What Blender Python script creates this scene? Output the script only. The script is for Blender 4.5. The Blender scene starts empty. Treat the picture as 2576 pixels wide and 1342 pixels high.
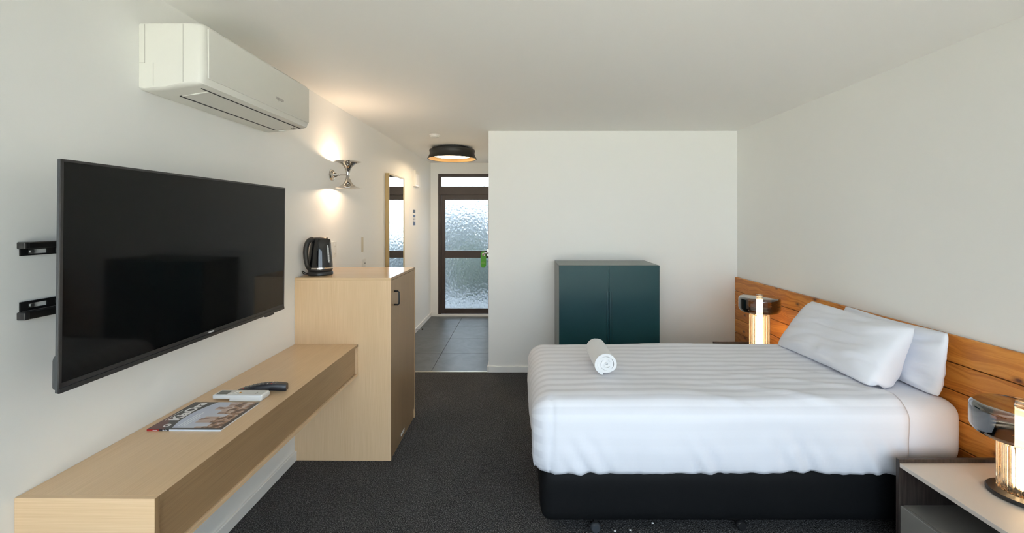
import bpy, bmesh, math, random
from mathutils import Vector, Matrix, noise
PI = math.pi
random.seed(7)
SC = bpy.context.scene
COL = SC.collection

# ------------------------------------------------------------------ camera
F_PX, CX, CY = 1100.0, 1305.0, 551.0            # focal length and vanishing point in 2576x1342 pixels
CAM_Z = 1.526
cam_d = bpy.data.cameras.new('camera')
cam = bpy.data.objects.new('camera', cam_d); COL.objects.link(cam)
cam_d.sensor_fit = 'HORIZONTAL'; cam_d.sensor_width = 36.0
cam_d.lens = 36.0 * F_PX / 2576.0
cam_d.shift_x = -(CX - 1288.0) / 2576.0
cam_d.shift_y = -(671.0 - CY) / 2576.0
cam_d.clip_start = 0.02
cam.location = (0, 0, CAM_Z); cam.rotation_euler = (PI / 2, 0, 0)
SC.camera = cam

# ------------------------------------------------------------------ world, daylight, exposure
W = bpy.data.worlds.new('overcast_sky'); SC.world = W; W.use_nodes = True
bg = W.node_tree.nodes['Background']
bg.inputs['Color'].default_value = (0.74, 0.87, 1.0, 1)
bg.inputs['Strength'].default_value = 5.6
SC.view_settings.view_transform = 'Standard'; SC.view_settings.look = 'None'
SC.view_settings.gamma = 1.0; SC.view_settings.use_curve_mapping = False
SC.view_settings.exposure = 0.13
SC.cycles.use_denoising = True
SC.cycles.max_bounces = 14; SC.cycles.diffuse_bounces = 8; SC.cycles.glossy_bounces = 6
SC.cycles.transmission_bounces = 12; SC.cycles.transparent_max_bounces = 24
SC.cycles.sample_clamp_indirect = 6.0
sun_d = bpy.data.lights.new('sun', 'SUN'); sun_d.energy = 88.0; sun_d.angle = 0.02; sun_d.color = (1.0, 0.96, 0.88)
sun = bpy.data.objects.new('sun', sun_d); COL.objects.link(sun)
sun.rotation_euler = (0, math.radians(-42), 0)   # shines along the house front, onto the terrace, never straight in
BACK_Y = -1.0                                    # wall with the big window, behind the camera
WIN = (-1.36, 2.12, 0.05, 2.34)                    # x0 x1 z0 z1 of its opening
pl = bpy.data.lights.new('window_portal', 'AREA'); pl.shape = 'RECTANGLE'
pl.size = WIN[1] - WIN[0]; pl.size_y = WIN[3] - WIN[2]; pl.cycles.is_portal = True
po = bpy.data.objects.new('window_portal', pl); COL.objects.link(po)
po.location = ((WIN[0] + WIN[1]) / 2, BACK_Y - 0.12, (WIN[2] + WIN[3]) / 2)
po.rotation_euler = (PI / 2, 0, 0)               # -Z of the light points to +Y (into the room)

# ------------------------------------------------------------------ room numbers
XL, XR, H = -1.418, 2.172, 2.4
YP, YE = 4.35, 6.84                              # partition, end of the corridor
XC = -0.30                                       # right side of the corridor
HBX = 2.15                                       # headboard face
LEFT_YAW, LEFT_PIVOT = 0.009, (XL, 2.4)          # the left wall is a hair out of square
left_roots = []

# ------------------------------------------------------------------ material helpers
MATS = {}
def new_mat(name):
    m = bpy.data.materials.new(name); m.use_nodes = True
    nt = m.node_tree; b = nt.nodes['Principled BSDF']; MATS[name] = m
    return m, nt, b
def N(nt, typ, **kw):
    n = nt.nodes.new(typ)
    for k, v in kw.items():
        if k.startswith('i_'):
            key = k[2:].replace('_', ' ')
            n.inputs[key].default_value = v
        else: setattr(n, k, v)
    return n
def simple(name, col, rough=0.5, metal=0.0, spec=0.5, coat=0.0, bump=None, sheen=0.0):
    m, nt, b = new_mat(name)
    b.inputs['Base Color'].default_value = (*col, 1); b.inputs['Roughness'].default_value = rough
    b.inputs['Metallic'].default_value = metal; b.inputs['Specular IOR Level'].default_value = spec
    b.inputs['Coat Weight'].default_value = coat
    if sheen: b.inputs['Sheen Weight'].default_value = sheen
    if bump:
        sc, st, di = bump
        tc = N(nt, 'ShaderNodeTexCoord'); nz = N(nt, 'ShaderNodeTexNoise', i_Scale=sc, i_Detail=4.0)
        bp = N(nt, 'ShaderNodeBump', i_Strength=st, i_Distance=di)
        nt.links.new(tc.outputs['Object'], nz.inputs['Vector']); nt.links.new(nz.outputs['Fac'], bp.inputs['Height'])
        nt.links.new(bp.outputs['Normal'], b.inputs['Normal'])
    return m
def ramp(nt, stops):
    r = N(nt, 'ShaderNodeValToRGB'); e = r.color_ramp.elements
    while len(e) < len(stops): e.new(0.5)
    for k, (p, c) in enumerate(stops):
        e[k].position = p; e[k].color = (*c, 1)
    return r
def mapping(nt, scale=(1, 1, 1), rot=(0, 0, 0), coord='Object', loc=(0, 0, 0)):
    tc = N(nt, 'ShaderNodeTexCoord'); mp = N(nt, 'ShaderNodeMapping')
    mp.inputs['Scale'].default_value = scale; mp.inputs['Rotation'].default_value = rot; mp.inputs['Location'].default_value = loc
    nt.links.new(tc.outputs[coord], mp.inputs['Vector'])
    return mp

# paint
simple('wall_paint', (0.87, 0.86, 0.83), 0.6, bump=(260.0, 0.05, 0.002))
simple('ceiling_paint', (0.90, 0.89, 0.865), 0.75, bump=(300.0, 0.04, 0.002))
simple('trim_paint', (0.86, 0.85, 0.82), 0.4)
simple('filler', (0.60, 0.53, 0.41), 0.7)
# carpet
def carpet():
    m, nt, b = new_mat('carpet')
    tc = N(nt, 'ShaderNodeTexCoord')
    a = N(nt, 'ShaderNodeTexNoise', i_Scale=165.0, i_Detail=3.0, i_Roughness=0.75)
    v = N(nt, 'ShaderNodeTexVoronoi', i_Scale=190.0)
    c = N(nt, 'ShaderNodeTexNoise', i_Scale=2.2, i_Detail=3.0)
    for n in (a, v, c): nt.links.new(tc.outputs['Object'], n.inputs['Vector'])
    r = ramp(nt, [(0.34, (0.014, 0.014, 0.015)), (0.5, (0.058, 0.057, 0.058)), (0.68, (0.27, 0.265, 0.265))])
    nt.links.new(a.outputs['Fac'], r.inputs['Fac'])
    mx = N(nt, 'ShaderNodeMix', data_type='RGBA', blend_type='MULTIPLY'); mx.inputs[0].default_value = 0.35
    r2 = ramp(nt, [(0.35, (0.6, 0.6, 0.6)), (0.7, (1, 1, 1))])
    nt.links.new(c.outputs['Fac'], r2.inputs['Fac'])
    nt.links.new(r.outputs['Color'], mx.inputs[6]); nt.links.new(r2.outputs['Color'], mx.inputs[7])
    nt.links.new(mx.outputs[2], b.inputs['Base Color'])
    b.inputs['Roughness'].default_value = 0.95; b.inputs['Specular IOR Level'].default_value = 0.1
    bp = N(nt, 'ShaderNodeBump', i_Strength=0.9, i_Distance=0.006)
    nt.links.new(v.outputs['Distance'], bp.inputs['Height']); nt.links.new(bp.outputs['Normal'], b.inputs['Normal'])
carpet()
# slate tile
def slate():
    m, nt, b = new_mat('slate_tile')
    mp = mapping(nt, (1, 1, 1)); oi = N(nt, 'ShaderNodeObjectInfo')
    nz = N(nt, 'ShaderNodeTexNoise', i_Scale=5.0, i_Detail=9.0, i_Roughness=0.65, i_Distortion=1.2)
    nt.links.new(mp.outputs['Vector'], nz.inputs['Vector'])
    r = ramp(nt, [(0.3, (0.050, 0.056, 0.060)), (0.7, (0.105, 0.112, 0.117))])
    nt.links.new(nz.outputs['Fac'], r.inputs['Fac']); nt.links.new(r.outputs['Color'], b.inputs['Base Color'])
    b.inputs['Roughness'].default_value = 0.38
    bp = N(nt, 'ShaderNodeBump', i_Strength=0.25, i_Distance=0.004)
    nt.links.new(nz.outputs['Fac'], bp.inputs['Height']); nt.links.new(bp.outputs['Normal'], b.inputs['Normal'])
slate()
simple('grout', (0.16, 0.16, 0.155), 0.8)
simple('brass_strip', (0.55, 0.5, 0.4), 0.35, metal=0.8)
# light oak laminate, grain along one axis
def laminate(name, axis, c0, c1, rough=0.30):
    m, nt, b = new_mat(name)
    s = [420.0, 420.0, 420.0]; s['XYZ'.index(axis)] = 5.0
    mp = mapping(nt, s)
    nz = N(nt, 'ShaderNodeTexNoise', i_Scale=1.0, i_Detail=2.0)
    nt.links.new(mp.outputs['Vector'], nz.inputs['Vector'])
    s2 = [16.0, 16.0, 16.0]; s2['XYZ'.index(axis)] = 0.8
    mp2 = mapping(nt, s2); n2 = N(nt, 'ShaderNodeTexNoise', i_Scale=1.0, i_Detail=3.0)
    nt.links.new(mp2.outputs['Vector'], n2.inputs['Vector'])
    ad = N(nt, 'ShaderNodeMix'); ad.inputs[0].default_value = 0.3
    nt.links.new(nz.outputs['Fac'], ad.inputs[2]); nt.links.new(n2.outputs['Fac'], ad.inputs[3])
    r = ramp(nt, [(0.30, c0), (0.66, c1)])
    nt.links.new(ad.outputs[0], r.inputs['Fac']); nt.links.new(r.outputs['Color'], b.inputs['Base Color'])
    b.inputs['Roughness'].default_value = rough
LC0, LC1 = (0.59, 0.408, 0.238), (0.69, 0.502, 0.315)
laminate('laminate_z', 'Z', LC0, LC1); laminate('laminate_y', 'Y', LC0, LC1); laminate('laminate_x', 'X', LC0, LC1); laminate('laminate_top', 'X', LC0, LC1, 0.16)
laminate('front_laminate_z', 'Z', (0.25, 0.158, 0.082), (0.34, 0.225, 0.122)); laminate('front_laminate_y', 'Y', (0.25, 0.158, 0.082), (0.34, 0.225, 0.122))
# headboard timber
def timber():
    m, nt, b = new_mat('cedar_timber')
    oi = N(nt, 'ShaderNodeObjectInfo')
    tc = N(nt, 'ShaderNodeTexCoord')
    off = N(nt, 'ShaderNodeVectorMath', operation='SCALE'); off.inputs[0].default_value = (3.1, 17.3, 5.7)
    nt.links.new(oi.outputs['Random'], off.inputs['Scale'])
    add = N(nt, 'ShaderNodeVectorMath', operation='ADD')
    nt.links.new(tc.outputs['Object'], add.inputs[0]); nt.links.new(off.outputs[0], add.inputs[1])
    def mp(s):
        q = N(nt, 'ShaderNodeMapping'); q.inputs['Scale'].default_value = s
        nt.links.new(add.outputs[0], q.inputs['Vector']); return q
    # knots: sparse cells, stretched along the board
    kv = mp((1.0, 4.6, 8.5)); vo = N(nt, 'ShaderNodeTexVoronoi', i_Scale=1.0, i_Randomness=1.0, voronoi_dimensions='2D')
    ks = N(nt, 'ShaderNodeSeparateXYZ'); kc = N(nt, 'ShaderNodeCombineXYZ'); nt.links.new(kv.outputs[0], ks.inputs[0])
    nt.links.new(ks.outputs['Y'], kc.inputs['X']); nt.links.new(ks.outputs['Z'], kc.inputs['Y']); nt.links.new(kc.outputs[0], vo.inputs['Vector'])
    # grain bends round the knots
    kd = N(nt, 'ShaderNodeMath', operation='MULTIPLY'); kd.inputs[1].default_value = 0.5
    nt.links.new(vo.outputs['Distance'], kd.inputs[0])
    ga = mp((1.0, 0.55, 13.0))
    gadd = N(nt, 'ShaderNodeVectorMath', operation='ADD')
    cmb = N(nt, 'ShaderNodeCombineXYZ'); nt.links.new(kd.outputs[0], cmb.inputs['Z'])
    nt.links.new(ga.outputs[0], gadd.inputs[0]); nt.links.new(cmb.outputs[0], gadd.inputs[1])
    g1 = N(nt, 'ShaderNodeTexNoise', i_Scale=1.6, i_Detail=4.0, i_Roughness=0.55, i_Distortion=0.6)
    nt.links.new(gadd.outputs[0], g1.inputs['Vector'])
    rings = N(nt, 'ShaderNodeMath', operation='MULTIPLY'); rings.inputs[1].default_value = 9.0
    fr = N(nt, 'ShaderNodeMath', operation='PINGPONG'); fr.inputs[1].default_value = 1.0
    nt.links.new(g1.outputs['Fac'], rings.inputs[0]); nt.links.new(rings.outputs[0], fr.inputs[0])
    fi = mp((60.0, 4.0, 260.0)); g2 = N(nt, 'ShaderNodeTexNoise', i_Scale=1.0, i_Detail=2.0)
    nt.links.new(fi.outputs[0], g2.inputs['Vector'])
    mixf = N(nt, 'ShaderNodeMix'); mixf.inputs[0].default_value = 0.35
    nt.links.new(fr.outputs[0], mixf.inputs[2]); nt.links.new(g2.outputs['Fac'], mixf.inputs[3])
    r = ramp(nt, [(0.0, (0.30, 0.088, 0.011)), (0.45, (0.47, 0.170, 0.024)), (0.95, (0.59, 0.25, 0.047))])
    nt.links.new(mixf.outputs[0], r.inputs['Fac'])
    kr = ramp(nt, [(0.035, (1, 1, 1)), (0.085, (0.5, 0.5, 0.5)), (0.17, (0, 0, 0))])
    nt.links.new(vo.outputs['Distance'], kr.inputs['Fac'])
    # keep only some knots
    keep = N(nt, 'ShaderNodeMath', operation='GREATER_THAN'); keep.inputs[1].default_value = 0.5
    sepc = N(nt, 'ShaderNodeSeparateColor'); nt.links.new(vo.outputs['Color'], sepc.inputs[0])
    nt.links.new(sepc.outputs[0], keep.inputs[0])
    km = N(nt, 'ShaderNodeMath', operation='MULTIPLY'); nt.links.new(kr.outputs['Color'], km.inputs[0]); nt.links.new(keep.outputs[0], km.inputs[1])
    mx = N(nt, 'ShaderNodeMix', data_type='RGBA'); mx.inputs[7].default_value = (0.085, 0.022, 0.006, 1)
    nt.links.new(km.outputs[0], mx.inputs[0]); nt.links.new(r.outputs['Color'], mx.inputs[6])
    hs = N(nt, 'ShaderNodeHueSaturation'); vr = N(nt, 'ShaderNodeMapRange')
    vr.inputs[3].default_value = 0.85; vr.inputs[4].default_value = 1.12
    nt.links.new(oi.outputs['Random'], vr.inputs[0]); nt.links.new(vr.outputs[0], hs.inputs['Value'])
    nt.links.new(mx.outputs[2], hs.inputs['Color']); nt.links.new(hs.outputs['Color'], b.inputs['Base Color'])
    b.inputs['Roughness'].default_value = 0.42
    bp = N(nt, 'ShaderNodeBump', i_Strength=0.12, i_Distance=0.002)
    nt.links.new(mixf.outputs[0], bp.inputs['Height']); nt.links.new(bp.outputs['Normal'], b.inputs['Normal'])
timber()
def dark_wood():
    m, nt, b = new_mat('dark_wood')
    mp = mapping(nt, (120, 120, 6)); nz = N(nt, 'ShaderNodeTexNoise', i_Scale=1.0, i_Detail=3.0)
    nt.links.new(mp.outputs[0], nz.inputs['Vector'])
    r = ramp(nt, [(0.35, (0.018, 0.013, 0.011)), (0.65, (0.045, 0.034, 0.029))])
    nt.links.new(nz.outputs['Fac'], r.inputs['Fac']); nt.links.new(r.outputs['Color'], b.inputs['Base Color'])
    b.inputs['Roughness'].default_value = 0.45
dark_wood()
simple('greige_lacquer', (0.62, 0.555, 0.495), 0.42)
simple('grey_lacquer', (0.22, 0.205, 0.185), 0.4)
# whites
simple('ac_plastic', (0.70, 0.685, 0.625), 0.35)
simple('white_plastic', (0.78, 0.76, 0.71), 0.35)
simple('remote_plastic', (0.74, 0.74, 0.73), 0.35)
simple('dark_slot', (0.008, 0.008, 0.008), 0.6)
simple('seam', (0.30, 0.29, 0.25), 0.6)
simple('grey_print', (0.22, 0.20, 0.18), 0.6)
simple('white_print', (0.8, 0.8, 0.8), 0.5)
simple('blue_white_print', (0.72, 0.78, 0.86), 0.5)
simple('black_print', (0.02, 0.02, 0.03), 0.5)
simple('blue_print', (0.03, 0.06, 0.16), 0.5)
simple('paper', (0.86, 0.86, 0.86), 0.6)
simple('red_print', (0.35, 0.02, 0.02), 0.35)
# blacks
simple('black_plastic', (0.012, 0.012, 0.013), 0.35)
simple('gloss_black', (0.006, 0.006, 0.007), 0.09, coat=0.4)
simple('tv_bezel', (0.018, 0.018, 0.019), 0.4)
simple('tv_side', (0.035, 0.04, 0.045), 0.45)
simple('tv_screen', (0.004, 0.004, 0.004), 0.05, spec=0.15)
simple('black_metal', (0.012, 0.012, 0.012), 0.4, metal=0.4)
simple('black_matt', (0.014, 0.013, 0.012), 0.5)
simple('remote_black', (0.018, 0.020, 0.026), 0.35)
simple('rubber_grey', (0.16, 0.16, 0.15), 0.5)
simple('castor_grey', (0.04, 0.045, 0.052), 0.4)
simple('lcd', (0.10, 0.11, 0.10), 0.2)
simple('orange_button', (0.6, 0.28, 0.03), 0.4)
simple('red_button', (0.5, 0.03, 0.03), 0.4)
simple('chrome', (0.56, 0.53, 0.49), 0.06, metal=1.0)
simple('steel', (0.6, 0.6, 0.6), 0.3, metal=1.0)
simple('mirror_glass', (0.92, 0.93, 0.92), 0.005, metal=1.0)
simple('brass_frame', (0.50, 0.36, 0.17), 0.35, metal=0.6)
simple('gold_inside', (0.75, 0.48, 0.22), 0.4, metal=0.6)
simple('gauge', (0.33, 0.34, 0.34), 0.25)
simple('teal_lacquer', (0.006, 0.046, 0.055), 0.45, spec=0.28)
simple('cabinet_carcass', (0.135, 0.155, 0.142), 0.35)  # grey instead of teal: grazing reflection on top and side painted in
simple('teal_groove', (0.005, 0.022, 0.026), 0.4)
simple('door_bronze', (0.042, 0.026, 0.018), 0.45)
simple('green_tag', (0.07, 0.36, 0.01), 0.4)
simple('green_tag_light', (0.16, 0.42, 0.06), 0.4)
simple('aluminium', (0.5, 0.5, 0.5), 0.4, metal=0.7)
# outside
simple('lawn', (0.20, 0.24, 0.10), 0.9, bump=(60, 0.5, 0.02))
simple('paving', (0.58, 0.55, 0.49), 0.9)
simple('dark_paving', (0.16, 0.17, 0.18), 0.9)
simple('grey_cladding', (0.085, 0.105, 0.12), 0.7)
simple('hedge_leaf', (0.035, 0.055, 0.045), 0.7)
simple('slate_cladding', (0.07, 0.09, 0.11), 0.6)
# fabrics
def base_fabric():
    simple('bed_base_fabric', (0.0045, 0.005, 0.0058), 0.6, spec=0.14, bump=(900, 0.3, 0.001))
base_fabric()
def linen(name, stripes):
    m, nt, b = new_mat(name)
    b.inputs['Roughness'].default_value = 0.72; b.inputs['Sheen Weight'].default_value = 0.12
    b.inputs['Base Color'].default_value = (0.755, 0.77, 0.83, 1)
    tc = N(nt, 'ShaderNodeTexCoord')
    nz = N(nt, 'ShaderNodeTexNoise', i_Scale=14.0, i_Detail=5.0, i_Roughness=0.5)
    nt.links.new(tc.outputs['Object'], nz.inputs['Vector'])
    h = nz.outputs['Fac']
    if stripes:
        uv = N(nt, 'ShaderNodeUVMap'); sx = N(nt, 'ShaderNodeSeparateXYZ'); nt.links.new(uv.outputs[0], sx.inputs[0])
        mu = N(nt, 'ShaderNodeMath', operation='MULTIPLY'); mu.inputs[1].default_value = 1.0 / 0.036
        pp = N(nt, 'ShaderNodeMath', operation='PINGPONG'); pp.inputs[1].default_value = 1.0
        nt.links.new(sx.outputs['Y'], mu.inputs[0]); nt.links.new(mu.outputs[0], pp.inputs[0])
        sm = ramp(nt, [(0.40, (0.755, 0.77, 0.83)), (0.60, (0.665, 0.68, 0.74))])
        nt.links.new(pp.outputs[0], sm.inputs['Fac'])
        # stripes fade on the hanging sides: washed-out bright light painted into the colour
        fade = N(nt, 'ShaderNodeMapRange'); fade.inputs[3].default_value = 0.12; fade.inputs[4].default_value = 1.0
        nt.links.new(sx.outputs['X'], fade.inputs[0])
        mxs = N(nt, 'ShaderNodeMix', data_type='RGBA'); mxs.inputs[6].default_value = (0.745, 0.76, 0.82, 1)
        nt.links.new(fade.outputs[0], mxs.inputs[0]); nt.links.new(sm.outputs['Color'], mxs.inputs[7]); nt.links.new(mxs.outputs[2], b.inputs['Base Color'])
    bp = N(nt, 'ShaderNodeBump', i_Strength=0.16, i_Distance=0.008)
    nt.links.new(h, bp.inputs['Height']); nt.links.new(bp.outputs['Normal'], b.inputs['Normal'])
linen('striped_linen', True); linen('plain_linen', False)
simple('towel_terry', (0.82, 0.83, 0.85), 0.95, sheen=0.3, bump=(420, 0.8, 0.004))
# glass and light
def thin_glass(name, tint, gloss=1.0, rough=0.02, ior=1.45, refr=0.0):
    m, nt, b = new_mat(name); nt.nodes.remove(b); out = nt.nodes['Material Output']
    tr = N(nt, 'ShaderNodeBsdfTransparent'); tr.inputs[0].default_value = (*tint, 1)
    gl = N(nt, 'ShaderNodeBsdfGlossy', i_Roughness=rough)
    fr = N(nt, 'ShaderNodeFresnel', i_IOR=ior)
    mu = N(nt, 'ShaderNodeMath', operation='MULTIPLY'); mu.use_clamp = True; mu.inputs[1].default_value = gloss
    nt.links.new(fr.outputs[0], mu.inputs[0])
    mx = N(nt, 'ShaderNodeMixShader')
    src = tr
    if refr:
        g = N(nt, 'ShaderNodeBsdfGlass', i_Roughness=0.0, i_IOR=1.45); g.inputs[0].default_value = (1, 0.97, 0.92, 1)
        m2 = N(nt, 'ShaderNodeMixShader'); m2.inputs[0].default_value = refr
        nt.links.new(tr.outputs[0], m2.inputs[1]); nt.links.new(g.outputs[0], m2.inputs[2]); src = m2
    nt.links.new(mu.outputs[0], mx.inputs[0]); nt.links.new(src.outputs[0], mx.inputs[1]); nt.links.new(gl.outputs[0], mx.inputs[2])
    nt.links.new(mx.outputs[0], out.inputs['Surface'])
    return m
thin_glass('window_glass', (0.97, 0.98, 0.98))
thin_glass('smoked_glass', (0.60, 0.545, 0.49), gloss=2.4, rough=0.02, ior=1.7)
thin_glass('ribbed_glass', (0.96, 0.93, 0.88), gloss=1.0, rough=0.04, ior=1.45, refr=0.75)
def obscure_glass():
    m, nt, b = new_mat('obscure_glass')
    b.inputs['Transmission Weight'].default_value = 1.0; b.inputs['Roughness'].default_value = 0.3
    b.inputs['IOR'].default_value = 1.45; b.inputs['Base Color'].default_value = (0.90, 0.94, 0.97, 1)
    mp = mapping(nt, (1.0, 1.0, 0.8)); vo = N(nt, 'ShaderNodeTexVoronoi', i_Scale=38.0, feature='SMOOTH_F1')
    nt.links.new(mp.outputs[0], vo.inputs['Vector'])
    bp = N(nt, 'ShaderNodeBump', i_Strength=0.9, i_Distance=0.02)
    nt.links.new(vo.outputs['Distance'], bp.inputs['Height']); nt.links.new(bp.outputs['Normal'], b.inputs['Normal'])
obscure_glass()
def emit(name, col, st):
    m, nt, b = new_mat(name)
    b.inputs['Base Color'].default_value = (0.9, 0.85, 0.8, 1)
    b.inputs['Emission Color'].default_value = (*col, 1); b.inputs['Emission Strength'].default_value = st
emit('lamp_core', (1.0, 0.70, 0.38), 20.0)
emit('lamp_core_upper', (1.0, 0.70, 0.38), 6.0)
emit('ceiling_diffuser', (1.0, 0.76, 0.48), 18.0)
emit('bulb', (1.0, 0.66, 0.36), 60.0)

# ------------------------------------------------------------------ geometry helpers
def bm_box(bm, x0, x1, y0, y1, z0, z1, bev=0.0, seg=2):
    vs = [bm.verts.new((x, y, z)) for z in (z0, z1) for y in (y0, y1) for x in (x0, x1)]
    fs = [bm.faces.new([vs[i] for i in q]) for q in
          ((0, 2, 3, 1), (4, 5, 7, 6), (0, 1, 5, 4), (2, 6, 7, 3), (0, 4, 6, 2), (1, 3, 7, 5))]
    if bev > 0:
        es = list({e for f in fs for e in f.edges})
        bmesh.ops.bevel(bm, geom=es, offset=bev, segments=seg, affect='EDGES', profile=0.5)
    return bm
def box(*a, **k): return bm_box(bmesh.new(), *a, **k)
def bm_lathe(bm, prof, seg=40, c=(0, 0, 0), axis='Z', close=False):
    rings = []
    for r, h in prof:
        ring = []
        for k in range(seg):
            t = 2 * PI * k / seg; u, v = max(r, 1e-5) * math.cos(t), max(r, 1e-5) * math.sin(t)
            p = {'Z': (u, v, h), 'X': (h, u, v), 'Y': (v, h, u)}[axis]
            ring.append(bm.verts.new((p[0] + c[0], p[1] + c[1], p[2] + c[2])))
        rings.append(ring)
    pairs = list(zip(rings, rings[1:])) + ([(rings[-1], rings[0])] if close else [])
    for a, b in pairs:
        for k in range(seg):
            bm.faces.new((a[k], a[(k + 1) % seg], b[(k + 1) % seg], b[k]))
    if not close:
        if prof[0][0] > 1e-4: bm.faces.new(rings[0][::-1])
        if prof[-1][0] > 1e-4: bm.faces.new(rings[-1])
    return bm
def lathe(*a, **k): return bm_lathe(bmesh.new(), *a, **k)
def bm_tube(bm, pts, r, seg=10, flat=1.0):
    """tube along points; r number or list; flat squeezes it across the path's binormal"""
    pts = [Vector(p) for p in pts]; n = len(pts)
    rs = r if isinstance(r, (list, tuple)) else [r] * n
    rings = []; up = None
    for i, p in enumerate(pts):
        t = (pts[min(i + 1, n - 1)] - pts[max(i - 1, 0)]).normalized()
        if up is None:
            up = Vector((0, 0, 1)) if abs(t.z) < 0.9 else Vector((1, 0, 0))
        a = (up - t * up.dot(t)).normalized(); up = a; b = t.cross(a)
        rings.append([bm.verts.new(p + a * (rs[i] * math.cos(2 * PI * k / seg)) + b * (rs[i] * flat * math.sin(2 * PI * k / seg))) for k in range(seg)])
    for a, b in zip(rings, rings[1:]):
        for k in range(seg): bm.faces.new((a[k], a[(k + 1) % seg], b[(k + 1) % seg], b[k]))
    bm.faces.new(rings[0][::-1]); bm.faces.new(rings[-1])
    return bm
def tube(*a, **k): return bm_tube(bmesh.new(), *a, **k)
def bm_prism(bm, poly, a0, a1, axis='Y', bev=0.0, seg=2):
    """poly: 2D outline; axis Y -> (x,z), X -> (y,z), Z -> (x,y)"""
    def P(p, h): return {'Y': (p[0], h, p[1]), 'X': (h, p[0], p[1]), 'Z': (p[0], p[1], h)}[axis]
    A = [bm.verts.new(P(p, a0)) for p in poly]; B = [bm.verts.new(P(p, a1)) for p in poly]
    fs = [bm.faces.new(A[::-1]), bm.faces.new(B)]
    n = len(poly)
    for k in range(n): fs.append(bm.faces.new((A[k], A[(k + 1) % n], B[(k + 1) % n], B[k])))
    bmesh.ops.recalc_face_normals(bm, faces=fs)
    if bev > 0:
        es = [e for e in set(fs[0].edges) | set(fs[1].edges)]
        bmesh.ops.bevel(bm, geom=es, offset=bev, segments=seg, affect='EDGES', profile=0.5)
    return bm
def prism(*a, **k): return bm_prism(bmesh.new(), *a, **k)
def rounded_rect(x0, x1, y0, y1, r, n=5):
    out = []
    for cx, cy, a in ((x1 - r, y1 - r, 0), (x0 + r, y1 - r, 90), (x0 + r, y0 + r, 180), (x1 - r, y0 + r, 270)):
        for k in range(n + 1):
            t = math.radians(a + 90 * k / n); out.append((cx + r * math.cos(t), cy + r * math.sin(t)))
    return out

def link(name, bm, mat, parent=None, smooth=False, root=None, recalc=True):
    """one mesh object; coordinates are world ones, moved into the frame of the thing's root"""
    if recalc: bmesh.ops.recalc_face_normals(bm, faces=bm.faces)
    base = root if root is not None else parent
    while base is not None and base.parent is not None: base = base.parent
    if base is not None: bmesh.ops.translate(bm, verts=bm.verts, vec=-Vector(base.location))
    me = bpy.data.meshes.new(name); bm.to_mesh(me); bm.free()
    me.materials.append(MATS[mat])
    if smooth is not False:
        me.polygons.foreach_set('use_smooth', [True] * len(me.polygons))
        if smooth is not True: me.set_sharp_from_angle(angle=math.radians(smooth))
    o = bpy.data.objects.new(name, me); COL.objects.link(o)
    if parent is not None: o.parent = parent
    return o
def thing(name, loc, label, cat, group=None, left=False):
    o = bpy.data.objects.new(name, None); COL.objects.link(o); o.location = loc
    o.empty_display_size = 0.1
    o['label'] = label; o['category'] = cat
    if group: o['group'] = group
    if left: left_roots.append(o)
    return o
def tag(o, label, cat, group=None, left=False):
    o['label'] = label; o['category'] = cat
    if group: o['group'] = group
    if left: left_roots.append(o)
    return o
def struct(name, bm, mat, label=None, left=False, smooth=False):
    o = link(name, bm, mat, smooth=smooth); o['kind'] = 'structure'
    if label: o['label'] = label
    if left: left_roots.append(o)
    return o
def text_bm(s, size, M, extrude=0.0006, bold=0.0, align='CENTER'):
    cu = bpy.data.curves.new('lettering', 'FONT'); cu.body = s; cu.size = size; cu.extrude = extrude
    cu.align_x = align; cu.align_y = 'CENTER'; cu.resolution_u = 3; cu.offset = bold
    o = bpy.data.objects.new('lettering', cu); COL.objects.link(o)
    dg = bpy.context.evaluated_depsgraph_get(); dg.update()
    me = bpy.data.meshes.new_from_object(o.evaluated_get(dg))
    bm = bmesh.new(); bm.from_mesh(me); bpy.data.meshes.remove(me)
    bpy.data.objects.remove(o); bpy.data.curves.remove(cu)
    bmesh.ops.transform(bm, matrix=M, verts=bm.verts)
    return bm
def frame_matrix(o, ux, uy, uz):
    M = Matrix.Identity(4)
    for i, v in enumerate((ux, uy, uz)):
        v = Vector(v).normalized()
        for r in range(3): M[r][i] = v[r]
    for r in range(3): M[r][3] = o[r]
    return M

# ================================================================== STRUCTURE
struct('floor', box(XL - 0.25, XR + 0.2, BACK_Y - 0.12, YP, -0.06, 0.0), 'carpet', 'charcoal speckled loop-pile carpet')
tf = struct('floor_corridor', box(XL - 0.25, XC + 0.02, YP + 0.004, YE + 0.3, -0.06, -0.006), 'grout', 'grey slate tiled corridor floor')
ys = [YP + 0.012, 4.955, 5.565, 6.175, YE]
xs = [XL - 0.10, -0.875, XC]
for i in range(4):
    for j in range(2):
        t = link('floor_tile', box(xs[j] + 0.0015, xs[j + 1] - 0.0015, ys[i] + 0.0015, ys[i + 1] - 0.0015, -0.006, 0.002, bev=0.0012, seg=1), 'slate_tile', tf)
link('threshold_strip', box(XL - 0.05, XC, YP - 0.006, YP + 0.012, 0.0, 0.004), 'brass_strip', tf)
struct('ceiling', box(XL - 0.25, XR + 0.2, BACK_Y - 0.12, YE + 0.2, H, H + 0.12), 'ceiling_paint', 'plain white ceiling')
wl = struct('wall_left', box(XL - 0.15, XL, BACK_Y - 0.12, YE + 0.2, -0.05, H + 0.05), 'wall_paint', 'off-white wall with the television', left=True)
link('filler_patch', prism(rounded_rect(3.90, 3.95, 1.228, 1.362, 0.008), XL - 0.001, XL + 0.0008, 'X'), 'filler', wl)
struct('wall_right', box(XR, XR + 0.15, BACK_Y - 0.12, YE + 0.2, -0.05, H + 0.05), 'wall_paint', 'off-white wall above the timber headboard')
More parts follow.
